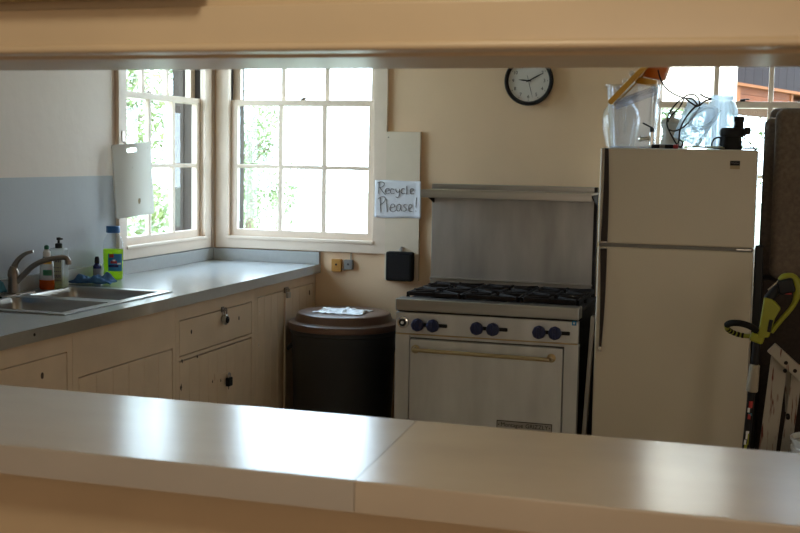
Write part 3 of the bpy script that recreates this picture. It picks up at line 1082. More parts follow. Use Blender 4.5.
# strokes in the photo's own pixel grid of the sign (crop 10x, origin 365,170)
SG = {
    'R': [[(140, 120), (138, 180), (134, 238)], [(122, 130), (160, 118), (188, 126), (192, 148), (170, 170), (142, 178)], [(150, 180), (172, 210), (196, 240), (208, 248)]],
    'e1': [[(200, 212), (238, 206), (240, 190), (222, 184), (204, 200), (202, 224), (218, 238), (244, 232)]],
    'c1': [[(288, 196), (270, 186), (256, 200), (256, 224), (272, 238), (294, 230)]],
    'y': [[(306, 190), (312, 214), (326, 226), (342, 214)], [(344, 190), (344, 226), (338, 262), (324, 278), (308, 268)]],
    'c2': [[(396, 192), (378, 184), (362, 200), (362, 224), (378, 238), (400, 230)]],
    'l': [[(416, 160), (417, 200), (416, 240)]],
    'e2': [[(454, 212), (482, 206), (482, 190), (468, 184), (454, 196), (452, 222), (464, 240), (488, 238)]],
    'P': [[(152, 276), (152, 340), (156, 425)], [(128, 292), (160, 268), (194, 270), (202, 296), (184, 326), (154, 346)]],
    'l2': [[(216, 290), (216, 350), (222, 420)]],
    'e3': [[(250, 380), (288, 372), (296, 352), (278, 340), (258, 352), (250, 386), (262, 414), (292, 414), (306, 404)]],
    'a': [[(356, 352), (336, 342), (318, 362), (316, 394), (330, 412), (350, 396), (358, 352)], [(358, 352), (360, 390), (372, 412)]],
    's': [[(412, 342), (394, 346), (386, 364), (402, 376), (412, 392), (400, 412), (382, 410)]],
    'e4': [[(436, 384), (462, 376), (468, 356), (452, 344), (438, 362), (436, 396), (446, 416), (472, 412)]],
    'x': [[(516, 276), (512, 330), (510, 378)], [(509, 406), (511, 416)]],
}
b = MB()
for key, strokes in SG.items():
    for st in strokes:
        pts = []
        for (sx_, sy_) in (smooth_path([(p[0], p[1], 0) for p in st], 4) if len(st) > 2 else [Vector((p[0], p[1], 0)) for p in st]) if False else [(q.x, q.y) for q in (smooth_path([(p[0], p[1], 0) for p in st], 4))]:
            q = P(365 + sx_ / 10, 170 + sy_ / 10, ys - 0.0035)
            pts.append(Vector((q.x, ys - 0.0032 - (0.008 * ((q.x - x0) / (x1 - x0) - 0.86) / 0.14 if (q.x - x0) / (x1 - x0) > 0.86 else 0), q.z)))
        b.tube(pts, 0.0017, 6, flat=1)
tag(b.build('handwriting', M['ink'], t), label='grey marker handwriting')

# black box hanging on the plank
t = thing('black_wall_box', 'black box hanging from a small hook at the foot of the white plank', 'box', (-2.0, YB - 0.022, 0.890))
MB().box(-2.080, -1.921, YB - 0.075, YB - 0.0225, 0.890, 1.056, 0.012, seg=3).build('case', M['blackm'], t)
b = MB()
b.box(-2.005, -1.990, YB - 0.030, YB - 0.0225, 1.05, 1.082, 0.002)
b.tube(arc((-1.998, YB - 0.035, 1.066), 0.009, 0, PI * 1.2, 10), 0.003, 8)
b.build('hook', M['steel_d'], t)
MB().box(-2.062, -1.939, YB - 0.0765, YB - 0.074, 0.908, 1.04, 0.001).build('cover', M['black'], t)

t = thing('switch_plate', 'orange square plate on the wall under the back window', 'switch', (-2.396, YB, 0.921))
MB().box(-2.427, -2.366, YB - 0.022, YB, 0.921, 0.996, 0.005).build('plate', M['orangewood'], t)
MB().cyl((-2.396, YB - 0.021, 0.964), (-2.396, YB - 0.026, 0.964), 0.006, 12).build('button', M['dark'], t)
t = thing('junction_box', 'small grey box beside the orange plate with a cable running up', 'box', (-2.322, YB, 0.937))
MB().box(-2.350, -2.294, YB - 0.025, YB, 0.937, 0.994, 0.006).build('case', M['greyplast'], t)
MB().cyl((-2.322, YB - 0.024, 0.968), (-2.322, YB - 0.028, 0.968), 0.006, 12).build('button', M['dark'], t)
b = MB()
b.tube([(-2.312, YB - 0.006, 0.992), (-2.311, YB - 0.006, 1.034)], 0.003, 8)
b.build('cable', M['greyplast'], t)
b = MB()
b.tube([(-2.366, YB - 0.012, 0.940), (-2.350, YB - 0.010, 0.932), (-2.340, YB - 0.01, 0.94)], 0.003, 8)
b.build('cable', M['greyplast'], t)

# clock
cc = Vector((-1.294, YB - 0.02, 2.015))
CRD = 0.134
t = thing('wall_clock', 'round wall clock with black rim and white face above the range', 'clock', (cc.x, YB, cc.z - CRD))
face = Matrix.Rotation(PI / 2, 3, 'X')
b = MB()
b.lathe([(0.108, -0.018), (0.128, -0.018), (CRD, -0.008), (CRD, 0.010), (0.128, 0.018), (0.118, 0.016), (0.112, 0.004)], cc, face, 56)
b.build('rim', M['black'], t)
MB().lathe([(0, 0.004), (0.114, 0.004), (0.114, -0.018), (0, -0.018)], cc, face, 48).build('face', M['clockface'], t)
for k in range(1, 13):
    a = PI / 2 - k * PI / 6
    text(str(k), 0.026, facing(cc + Vector((0.086 * math.cos(a), -0.0048, 0.086 * math.sin(a)))), M['black'], 'numeral', t)
for k in range(12):
    b = MB()
    a = PI / 2 - k * PI / 6
    p = cc + Vector((0.104 * math.cos(a), -0.0042, 0.104 * math.sin(a)))
    b.cyl(p, p + Vector((0, -0.0008, 0)), 0.0022, 8)
    b.build('hour_mark', M['black'], t)


def hand(nm, ang, ln, tail, w, mm, dy):
    d = Vector((math.cos(ang), 0, math.sin(ang)))
    s = Vector((-d.z, 0, d.x))
    y = Vector((0, -dy, 0))
    pts = [cc + y - d * tail - s * w * 0.6, cc + y - d * tail + s * w * 0.6, cc + y + d * ln * 0.55 + s * w, cc + y + d * ln + s * w * 0.25, cc + y + d * ln - s * w * 0.25, cc + y + d * ln * 0.55 - s * w]
    MB().prism(pts, (0, -0.0012, 0)).build(nm, mm, t)


hand('hour_hand', math.radians(174), 0.055, 0.014, 0.0042, M['black'], 0.007)
hand('minute_hand', math.radians(27), 0.088, 0.014, 0.0038, M['black'], 0.009)
hand('second_hand', math.radians(-75), 0.094, 0.030, 0.0014, M['black'], 0.011)
MB().cyl(cc + Vector((0, -0.004, 0)), cc + Vector((0, -0.0135, 0)), 0.005, 14).build('hub', M['black'], t)

# ------------------------------------------------------------------ range
RX0, RX1, RY0, RY1 = -1.771, -0.857, 5.65, 6.33
t = thing('gas_range', 'stainless steel six-burner gas range with blue knobs beside the refrigerator', 'range', ((RX0 + RX1) / 2, 6.0, 0))
b = MB()
b.box(RX0 + 0.004, RX1 - 0.004, RY0 + 0.03, RY1, 0.12, 0.85, mi=1)
b.box(RX0, -1.697, RY0 + 0.002, RY0 + 0.05, 0.12, 0.712, 0.003)
b.box(-0.923, RX1 + 0.003, RY0 + 0.002, RY0 + 0.05, 0.12, 0.712, 0.003)
b.box(-1.697, -0.923, RY0 + 0.01, RY0 + 0.05, 0.697, 0.712, 0.002)
b.box(-1.697, -0.923, RY0 + 0.01, RY0 + 0.05, 0.12, 0.20, 0.002)
b.build('body', [M['oven'], M['iron']], t)
b = MB()
for x in (RX0 + 0.06, RX1 - 0.06):
    for y in (RY0 + 0.08, RY1 - 0.06):
        MB().lathe([(0, 0), (0.022, 0), (0.022, 0.015), (0.016, 0.03), (0.016, 0.13), (0, 0.13)], (x, y, 0), None, 16).build('leg', M['steel'], t)
# top front lip
b.box(RX0 - 0.001, RX1 + 0.001, RY0 - 0.002, RY0 + 0.10, 0.830, 0.890, 0.006, seg=3)
b.build('front_lip', M['steel'], t)
# control panel
pn = MB().box(RX0 + 0.001, RX1, RY0 + 0.004, RY0 + 0.04, 0.716, 0.822, 0.003).build('control_panel', M['oven'], t)
MB().box(RX0 + 0.003, RX1 - 0.003, RY0 - 0.004, RY0 + 0.03, 0.712, 0.7185, 0.002).build('trim_strip', M['brass'], pn)
MB().box(-0.889, -0.867, RY0 + 0.002, RY0 + 0.005, 0.805, 0.826, 0.0008).build('sticker', M['bluelabel'], pn)
MB().prism([(-0.883, RY0 + 0.0016, 0.820), (-0.874, RY0 + 0.0016, 0.820), (-0.876, RY0 + 0.0016, 0.811), (-0.881, RY0 + 0.0016, 0.811)], (0, 0.0008, 0)).build('sticker_mark', M['white'], pn)
b = MB().lathe([(0, 0), (0.028, 0), (0.031, 0.004), (0.028, 0.012), (0.020, 0.014), (0.018, 0.008)], (-1.731, RY0 + 0.004, 0.772), face, 28)
pk = b.build('pilot_bezel', M['chrome'], t)
MB().lathe([(0, 0.004), (0.020, 0.004), (0.018, 0.018), (0, 0.019)], (-1.731, RY0 + 0.004, 0.772), face, 24).build('pilot_knob', M['black'], pk)
MB().lathe([(0, 0.018), (0.008, 0.018), (0.007, 0.024), (0, 0.025)], (-1.731, RY0 + 0.004, 0.772), face, 16).build('pilot_button', M['white'], pk)
for i, x in enumerate((-1.651, -1.573, -1.350, -1.270, -1.043, -0.966)):
    MB().lathe([(0, 0), (0.014, 0), (0.014, 0.010), (0.030, 0.012), (0.0325, 0.018), (0.031, 0.034), (0.026, 0.040), (0, 0.041)], (x, RY0 + 0.004, 0.765), face, 28, flute=0.025, nfl=8).build('knob', M['knob'], t)
    ln = 0.070 if i % 2 else 0.046
    MB().box(x + 0.01, x + ln, RY0 - 0.006, RY0 + 0.004, 0.756, 0.774, 0.0048, seg=3).build('knob_shadow_bar', M['black'], t)  # black bar standing in for the dark shadow beside the knob
    MB().box(x - 0.006, x + 0.006, RY0 - 0.046, RY0 - 0.03, 0.738, 0.792, 0.003, seg=2).build('knob_grip', M['knob'], t)
# oven door
b = MB()
b.box(-1.691, -0.927, RY0 - 0.012, RY0 + 0.03, 0.205, 0.692, 0.006, seg=2)
dr = b.build('oven_door', M['oven'], t)
b = MB()
hz = 0.643
b.tube(smooth_path([(-1.660, RY0 - 0.012, hz + 0.003), (-1.655, RY0 - 0.048, hz + 0.003), (-1.62, RY0 - 0.055, hz + 0.002), (-1.32, RY0 - 0.055, hz), (-1.02, RY0 - 0.055, hz - 0.002), (-0.985, RY0 - 0.048, hz - 0.003), (-0.980, RY0 - 0.012, hz - 0.003)], 6), 0.0105, 14)
hd = b.build('handle', M['brass'], dr)
for x in (-1.660, -0.980):
    b = MB()
    b.lathe([(0, 0), (0.022, 0), (0.021, 0.006), (0.013, 0.010), (0.0, 0.012)], (x, RY0 - 0.0115, hz), face, 20)
    b.build('handle_socket', M['brass'], hd)
# name plate
ZP0, ZP1 = 0.280, 0.322
pl = MB().box(-1.240, -0.966, RY0 - 0.016, RY0 - 0.0115, ZP0, ZP1, 0.003).build('name_plate', M['steel_d'], dr)
b = MB()
for x0_, x1_, z0_, z1_ in ((-1.239, -0.967, ZP1 - 0.004, ZP1 - 0.001), (-1.239, -0.967, ZP0 + 0.001, ZP0 + 0.004), (-1.239, -1.236, ZP0 + 0.001, ZP1 - 0.001), (-0.970, -0.967, ZP0 + 0.001, ZP1 - 0.001)):
    b.box(x0_, x1_, RY0 - 0.0168, RY0 - 0.0158, z0_, z1_)
for x in (-1.228, -0.978):
    b.cyl((x, RY0 - 0.0158, 0.301), (x, RY0 - 0.018, 0.301), 0.003, 8)
b.build('plate_border', M['iron'], pl)
text('Montague', 0.028, facing((-1.163, RY0 - 0.0164, 0.301)), M['black'], 'lettering', pl)
text('GRIZZLY', 0.028, facing((-1.041, RY0 - 0.0164, 0.301)), M['black'], 'lettering', pl)
# cooktop, burners, grates
b = MB()
b.box(RX0 + 0.005, RX1 - 0.005, RY0 + 0.10, RY1, 0.850, 0.872, 0.003)
b.build('cooktop', M['iron'], t)
gw = (RX1 - RX0 - 0.03) / 3
gd = (RY1 - RY0 - 0.135) / 2
for i in range(3):
    for j in range(2):
        cx = RX0 + 0.015 + gw * (i + 0.5)
        cy = RY0 + 0.115 + gd * (j + 0.5)
        MB().lathe([(0, 0), (0.055, 0), (0.055, 0.010), (0.045, 0.020), (0.03, 0.022), (0.02, 0.014), (0, 0.014)], (cx, cy, 0.871), None, 24).build('burner', M['iron'], t)
        b = MB()
        hx, hy = gw / 2 - 0.004, gd / 2 - 0.004
        za, zb = 0.893, 0.912
        for (xa, xb, ya, yb) in ((-hx, hx, -hy, -hy + 0.014), (-hx, hx, hy - 0.014, hy), (-hx, -hx + 0.014, -hy, hy), (hx - 0.014, hx, -hy, hy)):
            b.box(cx + xa, cx + xb, cy + ya, cy + yb, za, zb, 0.003)
        for k in range(8):
            a = k * PI / 4 + PI / 8 * 0
            dv = Vector((math.cos(a), math.sin(a), 0))
            ro = min(hx / max(abs(dv.x), 1e-3), hy / max(abs(dv.y), 1e-3))
            ri = 0.035
            mid = (ri + ro) / 2
            b.obox((cx + dv.x * mid, cy + dv.y * mid, 0.906), (ro - ri, 0.013, 0.020), Matrix.Rotation(a, 3, 'Z'), 0.003)
        for sx_ in (-1, 1):
            for sy_ in (-1, 1):
                b.box(cx + sx_ * hx - sx_ * 0.014, cx + sx_ * hx, cy + sy_ * hy - sy_ * 0.014, cy + sy_ * hy, 0.871, 0.895)
        b.build('burner_grate', M['iron'], t)
# backguard and high shelf
b = MB()
b.box(-1.786, -0.893, RY1 + 0.002, RY1 + 0.03, 0.85, 1.449, 0.003)
b.box(-1.786, -0.893, RY1 - 0.010, RY1 + 0.004, 0.872, 0.930, 0.003)
b.build('backguard', M['steel_d'], t)
MB().box(-1.786, -0.893, RY1 - 0.022, RY1 + 0.004, 0.926, 0.934, 0.002).build('ledge', M['steel'], t)
for x0_, x1_ in ((-0.897, -0.880),):
    MB().box(x0_, x1_, RY1 - 0.012, RY1 + 0.03, 0.86, 1.449, 0.002).build('side_flange', M['iron'], t)
b = MB()
b.box(-1.780, -0.876, 6.08, RY1 + 0.004, 1.412, 1.422, 0.002)
b.box(-1.780, -0.876, 6.078, 6.086, 1.380, 1.422, 0.003)
b.box(-1.786, -0.893, RY1 - 0.004, RY1 + 0.004, 1.42, 1.449, 0.002)
b.build('shelf', M['steel'], t)
for x in (-1.779, -0.884):
    MB().prism([(x, 6.10, 1.412), (x, RY1 + 0.003, 1.412), (x, RY1 + 0.003, 1.345)], (0.007, 0, 0)).build('shelf_bracket', M['iron'], t)  # bracket coloured dark to give the shadow triangle under the shelf end

# ---------------------------------------------------------------- bin
bc = Vector((-2.215, 6.12, 0))
t = thing('trash_can', 'black round trash can with brown lid between the cabinets and the range', 'trash can', bc)
b = MB()
prof = [(0, 0), (0.255, 0), (0.265, 0.01), (0.280, 0.52), (0.283, 0.525), (0.286, 0.63), (0.296, 0.635), (0.296, 0.662), (0.288, 0.666)]
b.lathe(prof, bc, None, 64)
b.build('barrel', M['bin'], t)
for a in (PI * 0.10, PI * 1.10):
    b = MB()
    dv = Vector((math.cos(a), math.sin(a), 0))
    sv = Vector((-dv.y, dv.x, 0))
    b.tube([bc + dv * 0.278 + sv * 0.06 + Vector((0, 0, 0.56)), bc + dv * 0.300 + sv * 0.05 + Vector((0, 0, 0.54)), bc + dv * 0.300 - sv * 0.05 + Vector((0, 0, 0.54)), bc + dv * 0.278 - sv * 0.06 + Vector((0, 0, 0.56))], 0.008, 8)
    b.build('handle', M['bin'], t)
b = MB()
b.lathe([(0.301, 0.656), (0.306, 0.658), (0.306, 0.680), (0.300, 0.690), (0.272, 0.697), (0.266, 0.702), (0.256, 0.734), (0.246, 0.742), (0.19, 0.744), (0, 0.744)], bc, None, 72)
b.box(bc.x - 0.1, bc.x + 0.12, bc.y - 0.02, bc.y + 0.02, 0.742, 0.750, 0.0035)
b.build('lid', M['lid'], t)


def film(u, v):
    x, y = (u - 0.5) * 0.27, (v - 0.5) * 0.22
    k = min(1, 6 * min(u, 1 - u, v, 1 - v))
    z = 0.002 + 0.020 * abs(noise.noise(Vector((x * 26, y * 26, 4)))) * (0.4 + 0.6 * k)
    w = 1 + 0.15 * noise.noise(Vector((y * 18, 1, 7)))
    if abs(y) < 0.045 and -0.11 < x < 0.13:
        z += 0.010
    return bc + Vector((0.005 + x * w, -0.030 + y * (1 + 0.2 * noise.noise(Vector((x * 15, 4, 2)))), 0.7445 + z))


b = MB()
b.grid(film, 30, 24)
o = b.build('plastic_sheet', M['film'], None, bc + Vector((0, -0.03, 0.7445)), sharp=80)
md = o.modifiers.new('thickness', 'SOLIDIFY')
md.thickness = 0.001
tag(o, 'crumpled white plastic sheet lying on the brown trash can lid', 'plastic sheet')

# ---------------------------------------------------------- refrigerator
FX0, FX1, FY0, FY1, FZ = -0.772, -0.072, 5.60, 6.28, 1.651
t = thing('refrigerator', 'almond white top-freezer refrigerator with dark trim along its left edge', 'refrigerator', ((FX0 + FX1) / 2, 5.95, 0))
MB().box(FX0 + 0.004, FX1 - 0.004, FY0 + 0.075, FY1, 0.03, FZ, 0.006).build('cabinet', M['fridge'], t)
MB().box(FX0 + 0.012, FX1 - 0.012, FY0 + 0.060, FY0 + 0.078, 0.12, FZ - 0.008).build('door_gasket', M['dark'], t)
MB().box(FX0 + 0.02, FX1 - 0.02, FY0 + 0.05, FY0 + 0.09, 0.0, 0.10, 0.004).build('kick_plate', M['dark'], t)
fd = MB().box(FX0, FX1, FY0, FY0 + 0.06, 1.209, FZ, 0.009, seg=3).build('freezer_door', M['fridge'], t)
ld = MB().box(FX0, FX1, FY0, FY0 + 0.06, 0.12, 1.193, 0.009, seg=3).build('refrigerator_door', M['fridge'], t)
MB().box(FX0 + 0.006, FX1 - 0.004, FY0 + 0.006, FY0 + 0.06, 1.1935, 1.2085).build('divider_strip', M['greyplast'], t)


def strip(par, za, zb, xa0, xa1, xb0, xb1):
    b = MB()
    y0_, dz = FY0 - 0.014, FY0 + 0.004
    n = 10
    pts = []
    L_ = [Vector((xa0 + (xb0 - xa0) * k / n + 0.003 * math.sin(PI * k / n), y0_, za + (zb - za) * k / n)) for k in range(n + 1)]
    R_ = [Vector((xa1 + (xb1 - xa1) * k / n + 0.004 * math.sin(PI * k / n), y0_, za + (zb - za) * k / n)) for k in range(n + 1)]
    b.prism(L_ + R_[::-1], (0, dz - y0_, 0))
    h = b.build('handle', M['brownstrip'], par)
    return h


h1 = strip(fd, FZ - 0.002, 1.215, -0.751, -0.735, -0.757, -0.727)
h2 = strip(ld, 1.188, 0.72, -0.757, -0.727, -0.748, -0.738)
MB().box(-0.758, -0.726, FY0 - 0.018, FY0 + 0.002, 1.210, 1.218, 0.002).build('end_cap', M['chrome'], h1)
MB().box(-0.758, -0.726, FY0 - 0.018, FY0 + 0.002, 1.184, 1.191, 0.002).build('end_cap', M['chrome'], h2)
MB().box(-0.751, -0.736, FY0 - 0.018, FY0 + 0.002, 0.698, 0.724, 0.003).build('end_cap', M['chrome'], h2)
MB().box(FX1 - 0.075, FX1 - 0.01, FY0 - 0.002, FY0 + 0.02, 1.196, 1.206, 0.002).build('hinge', M['steel'], t)
bg = MB().box(-0.190, -0.147, FY0 - 0.004, FY0 + 0.002, 1.580, 1.601, 0.001).build('badge', M['black'], fd)
MB().box(-0.190, -0.147, FY0 - 0.0025, FY0 + 0.002, 1.564, 1.580, 0.001).build('badge_plate', M['stain'], fd)
b = MB()
b.tube(smooth_path([(-0.185, FY0 - 0.0045, 1.594), (-0.180, FY0 - 0.0045, 1.590), (-0.176, FY0 - 0.0045, 1.593), (-0.171, FY0 - 0.0045, 1.589), (-0.165, FY0 - 0.0045, 1.592), (-0.160, FY0 - 0.0045, 1.590), (-0.152, FY0 - 0.0045, 1.591)], 4), 0.0011, 6)
b.build('badge_script', M['greylabel'], bg)

# --------------------------------------------- things on the refrigerator
ZF = FZ + 0.0005


def taper_shell(b, cx, cy, z0, z1, hx0, hy0, hx1, hy1, r, th, mi=0):
    ro = [[(x, y, z) for x, y in rrect(cx, cy, hx, hy, r)] for z, hx, hy in ((z0, hx0 - 0.01, hy0 - 0.01), (z0 + 0.01, hx0, hy0), (z1 - 0.012, hx1, hy1), (z1 - 0.010, hx1 + 0.006, hy1 + 0.006), (z1, hx1 + 0.006, hy1 + 0.006))]
    ri = [[(x, y, z) for x, y in rrect(cx, cy, hx, hy, r)] for z, hx, hy in ((z1, hx1 - th, hy1 - th), (z0 + 0.014, hx0 - th, hy0 - th), (z0 + 0.006, hx0 - 0.012, hy0 - 0.012))]
    V = rings_mesh(b, ro + ri, True, mi)
    b.bm.faces.new(V[0][::-1]).material_index = mi


cx, cy = -0.655, 5.865
t = thing('drink_dispenser', 'clear plastic drink dispenser with metal tap on the left of the refrigerator top', 'drink dispenser', (cx, cy, FZ))
b = MB()
taper_shell(b, cx, cy, ZF, ZF + 0.30, 0.100, 0.095, 0.122, 0.11, 0.03, 0.004)
b.build('tub', M['clear'], t)
b = MB()
rr = [[(x, y, z) for x, y in rrect(cx, cy, hx, hx, 0.03)] for z, hx in ((ZF, 0.094), (ZF, 0.101), (ZF + 0.010, 0.1025), (ZF + 0.010, 0.092))]
rings_mesh(b, rr, False)
b.build('base_rim', M['cloudy'], t)
# tap on the front right, pointing left of the camera
tp = Vector((-0.560, 5.745, ZF + 0.045))
b = MB()
b.cyl(tp + Vector((-0.008, 0.028, 0)), tp + Vector((-0.008, -0.012, 0)), 0.013, 16, bev=0.002)
b.cyl(tp + Vector((-0.055, -0.008, 0)), tp + Vector((0.012, -0.008, 0)), 0.009, 16, bev=0.002)
b.cyl(tp + Vector((-0.052, -0.008, 0)), tp + Vector((-0.040, -0.008, 0)), 0.014, 16, bev=0.002)
b.cyl(tp + Vector((0.006, -0.008, 0.034)), tp + Vector((0.006, -0.008, -0.030)), 0.011, 16, bev=0.002)
b.build('tap', M['chrome'], t)
b = MB()
b.cyl(tp + Vector((0.006, -0.008, 0.030)), tp + Vector((0.006, -0.008, 0.052)), 0.010, 14, bev=0.002)
b.obox(tp + Vector((-0.014, -0.010, 0.062)), (0.054, 0.010, 0.008), Matrix.Rotation(0.45, 3, 'Y'), 0.002)
b.build('tap_lever', M['black'], t)

# round clear jug behind the dispenser
c = Vector((-0.744, 6.10, ZF))
t = thing('glass_jug', 'round clear jug half hidden behind the drink dispenser at its left', 'jug', c)
MB().lathe([(0, 0.001), (0.062, 0.001), (0.070, 0.012), (0.090, 0.09), (0.096, 0.145), (0.088, 0.19), (0.066, 0.22), (0.056, 0.235), (0.060, 0.25), (0.056, 0.25), (0.052, 0.233), (0.084, 0.186), (0.092, 0.145), (0.066, 0.014), (0, 0.006)], c, None, 40).build('body', M['jugclear'], t)
b = MB()
b.tube(smooth_path([c + Vector(v) for v in ((0.05, -0.02, 0.235), (0.03, -0.085, 0.215), (0.03, -0.115, 0.15), (0.03, -0.085, 0.08))], 6), 0.007, 10)
b.build('handle', M['jugclear'], t)

# yellow tray leaning across the dispenser and orange cup
ya = 5.80
pa, pb = P(611, 104, ya), P(648, 66, ya)
dv = (pb - pa).normalized()
ang = math.atan2(dv.z, dv.x)
ln = (pb - pa).length + 0.04
t = thing('yellow_tray', 'flat yellow plastic tray tilted steeply across the dispenser opening', 'tray', pa)
mid = pa + dv * ln / 2
rot = Matrix.Rotation(-ang, 3, 'Y')
b = MB()
b.obox(mid, (ln, 0.14, 0.012), rot, 0.005)
for s in (-1, 1):
    b.obox(mid + Vector((0, s * 0.066, 0)) + Vector((-dv.z, 0, dv.x)) * 0.0, (ln, 0.010, 0.026), rot, 0.004)
b.build('tray', M['yellow'], t)
for k, s_ in enumerate((0.20, 0.36, 0.52)):
    b = MB()
    q = pa + dv * (s_ * ln + 0.02) + Vector((-dv.z, 0, dv.x)) * 0.030
    b.sphere(q, 0.014, (1, 1, 1))
    b.cyl(q - Vector((-dv.z, 0, dv.x)) * 0.026, q, 0.007, 10)
    b.build('clear_knob', M['clear'], t)
c1, c2 = P(657, 84, 5.80), P(655, 60, 5.80)
c = P(651.5, 80.5, 5.86)
t = thing('orange_bowl', 'orange plastic container with yellow rim resting on top of the dispenser', 'container', c)
rt = Matrix.Rotation(-0.35, 3, 'Y')
b = MB()
b.lathe([(0, 0.0), (0.048, 0.0), (0.054, 0.006), (0.064, 0.085), (0.068, 0.088), (0.068, 0.096), (0.060, 0.096), (0.050, 0.008), (0, 0.006)], c + Vector((0.012, 0, 0.008)), Matrix.Rotation(0.20, 3, 'Y'), 36)
b.build('bowl', M['orange'], t)
b = MB()
b.lathe([(0.034, -0.018), (0.050, -0.018), (0.053, 0.002), (0.050, 0.010), (0.036, 0.010), (0.034, -0.018)], c + Vector((-0.020, -0.012, -0.004)), Matrix.Rotation(0.15, 3, 'Y'), 36)
b.build('rim', M['yellow'], t)
# cloudy lid inside the tub
b = MB()
q0 = P(612, 108, 5.86)
t = thing('cloudy_lid', 'cloudy plastic lid leaning inside the clear drink dispenser', 'lid', P(636, 107, 5.86))
ctr = P(638, 96, 5.86)
b.obox(ctr, (0.205, 0.15, 0.006), Matrix.Rotation(-0.36, 3, 'Y'), 0.002)
b.obox(ctr + Vector((-0.004, -0.072, -0.012)), (0.205, 0.006, 0.045), Matrix.Rotation(-0.36, 3, 'Y'), 0.002)
b.build('lid', M['cloudy'], t)

# ceramic jar
c = Vector((-0.478, 5.93, ZF))
t = thing('ceramic_jar', 'small cream ceramic jar with knobbed lid on the refrigerator', 'jar', c)
MB().lathe([(0, 0.001), (0.056, 0.001), (0.060, 0.006), (0.056, 0.020), (0.045, 0.055), (0.042, 0.075), (0.047, 0.098), (0.051, 0.112), (0.050, 0.122), (0.046, 0.124), (0, 0.124)], c, None, 40).build('body', M['ceramic'], t)
MB().lathe([(0.054, 0.122), (0.056, 0.126), (0.050, 0.138), (0.030, 0.150), (0.013, 0.154), (0.010, 0.160), (0.015, 0.170), (0.015, 0.178), (0.009, 0.184), (0, 0.185)], c, None, 40).build('lid', M['ceramic'], t)

# marker / black stick with red tip
t = thing('marker', 'black marker with red end lying at the front edge of the refrigerator top', 'marker', (-0.49, 5.645, FZ))
ym = 5.645
MB().cyl((-0.545, ym, ZF + 0.010), (-0.445, ym, ZF + 0.010), 0.0095, 16, bev=0.002).build('barrel', M['black'], t)
MB().cyl((-0.508, ym, ZF + 0.010), (-0.484, ym, ZF + 0.010), 0.0098, 16).build('band', M['greyplast'], t)
MB().cyl((-0.446, ym, ZF + 0.010), (-0.424, ym, ZF + 0.010), 0.0105, 16, bev=0.002).build('cap', M['red'], t)

# wire
Yw = 5.69
WR = [
    [(658, 70), (661, 80), (666, 88), (674, 94), (684, 98), (692, 99), (697, 104)],
    [(683, 98), (688, 95), (695, 95), (699, 100), (699, 105), (695, 107)],
    [(683, 98), (676, 104), (670, 112), (667, 121), (668, 128), (674, 140), (678, 146)],
    [(684, 99), (679, 108), (671, 116), (668, 122)],
    [(698, 104), (691, 111), (685, 119), (680, 130), (679, 140), (678, 145), (681, 147), (683, 143), (680, 140)],
    [(668, 129), (674, 131), (682, 128), (690, 121), (696, 113), (700, 107)],
    [(685, 98), (691, 103), (698, 106), (705, 101), (711, 99), (705, 97), (700, 94)],
]
t = thing('wire_rack', 'bent dark wire rack tangled between the ceramic jar and the clear pitcher', 'wire rack', P(680, 147, Yw))
b = MB()
for k, w in enumerate(WR):
    pts = [P(x, y, Yw + 0.015 * math.sin(k * 2 + i * 0.9)) for i, (x, y) in enumerate(w)]
    for p in pts:
        p.z = max(p.z, ZF + 0.003)
    b.tube(smooth_path(pts, 6), 0.0034 if k not in (4, 6) else 0.0040, 8)
b.build('wire', M['iron'], t)

# clear pitcher, tilted, with oval handle
c = Vector((-0.372, 5.79, ZF + 0.030))
rt = Matrix.Rotation(0.42, 3, 'Y')
t = thing('clear_pitcher', 'clear plastic pitcher tipped sideways with its handle towards the camera', 'pitcher', (c.x, c.y, FZ))
b = MB()
b.lathe([(0, 0.0), (0.060, 0.0), (0.066, 0.006), (0.078, 0.19), (0.082, 0.20), (0.079, 0.20), (0.074, 0.188), (0.062, 0.01), (0, 0.006)], c + Vector((-0.03, 0, 0)), rt, 40)
b.build('body', M['clear2'], t)
b = MB()
hc = P(704, 118, 5.70)
b.tube([hc + Vector((0.058 * math.cos(a) * 1.0 + 0.012 * math.sin(a), -0.012, 0.048 * math.sin(a) + 0.012 * math.cos(a))) for a in [2 * PI * k / 28 for k in range(28)]], 0.0085, 10, closed=True)
b.build('handle', M['clear2'], t)
# ribbed clear jar
c = Vector((-0.252, 5.985, ZF))
t = thing('ribbed_jar', 'tall ribbed clear plastic jar behind the black grinder', 'jar', c)
MB().lathe([(0, 0.001), (0.066, 0.001), (0.072, 0.008), (0.078, 0.14), (0.074, 0.19), (0.060, 0.225), (0.052, 0.235), (0.052, 0.262), (0.048, 0.262), (0.048, 0.232), (0.070, 0.188), (0.074, 0.14), (0.068, 0.01), (0, 0.006)], c, None, 72, flute=0.022, nfl=24).build('body', M['clear2'], t)
MB().lathe([(0.053, 0.24), (0.056, 0.242), (0.056, 0.252), (0.053, 0.254)], c, None, 40).build('neck_ring', M['clear2'], t)

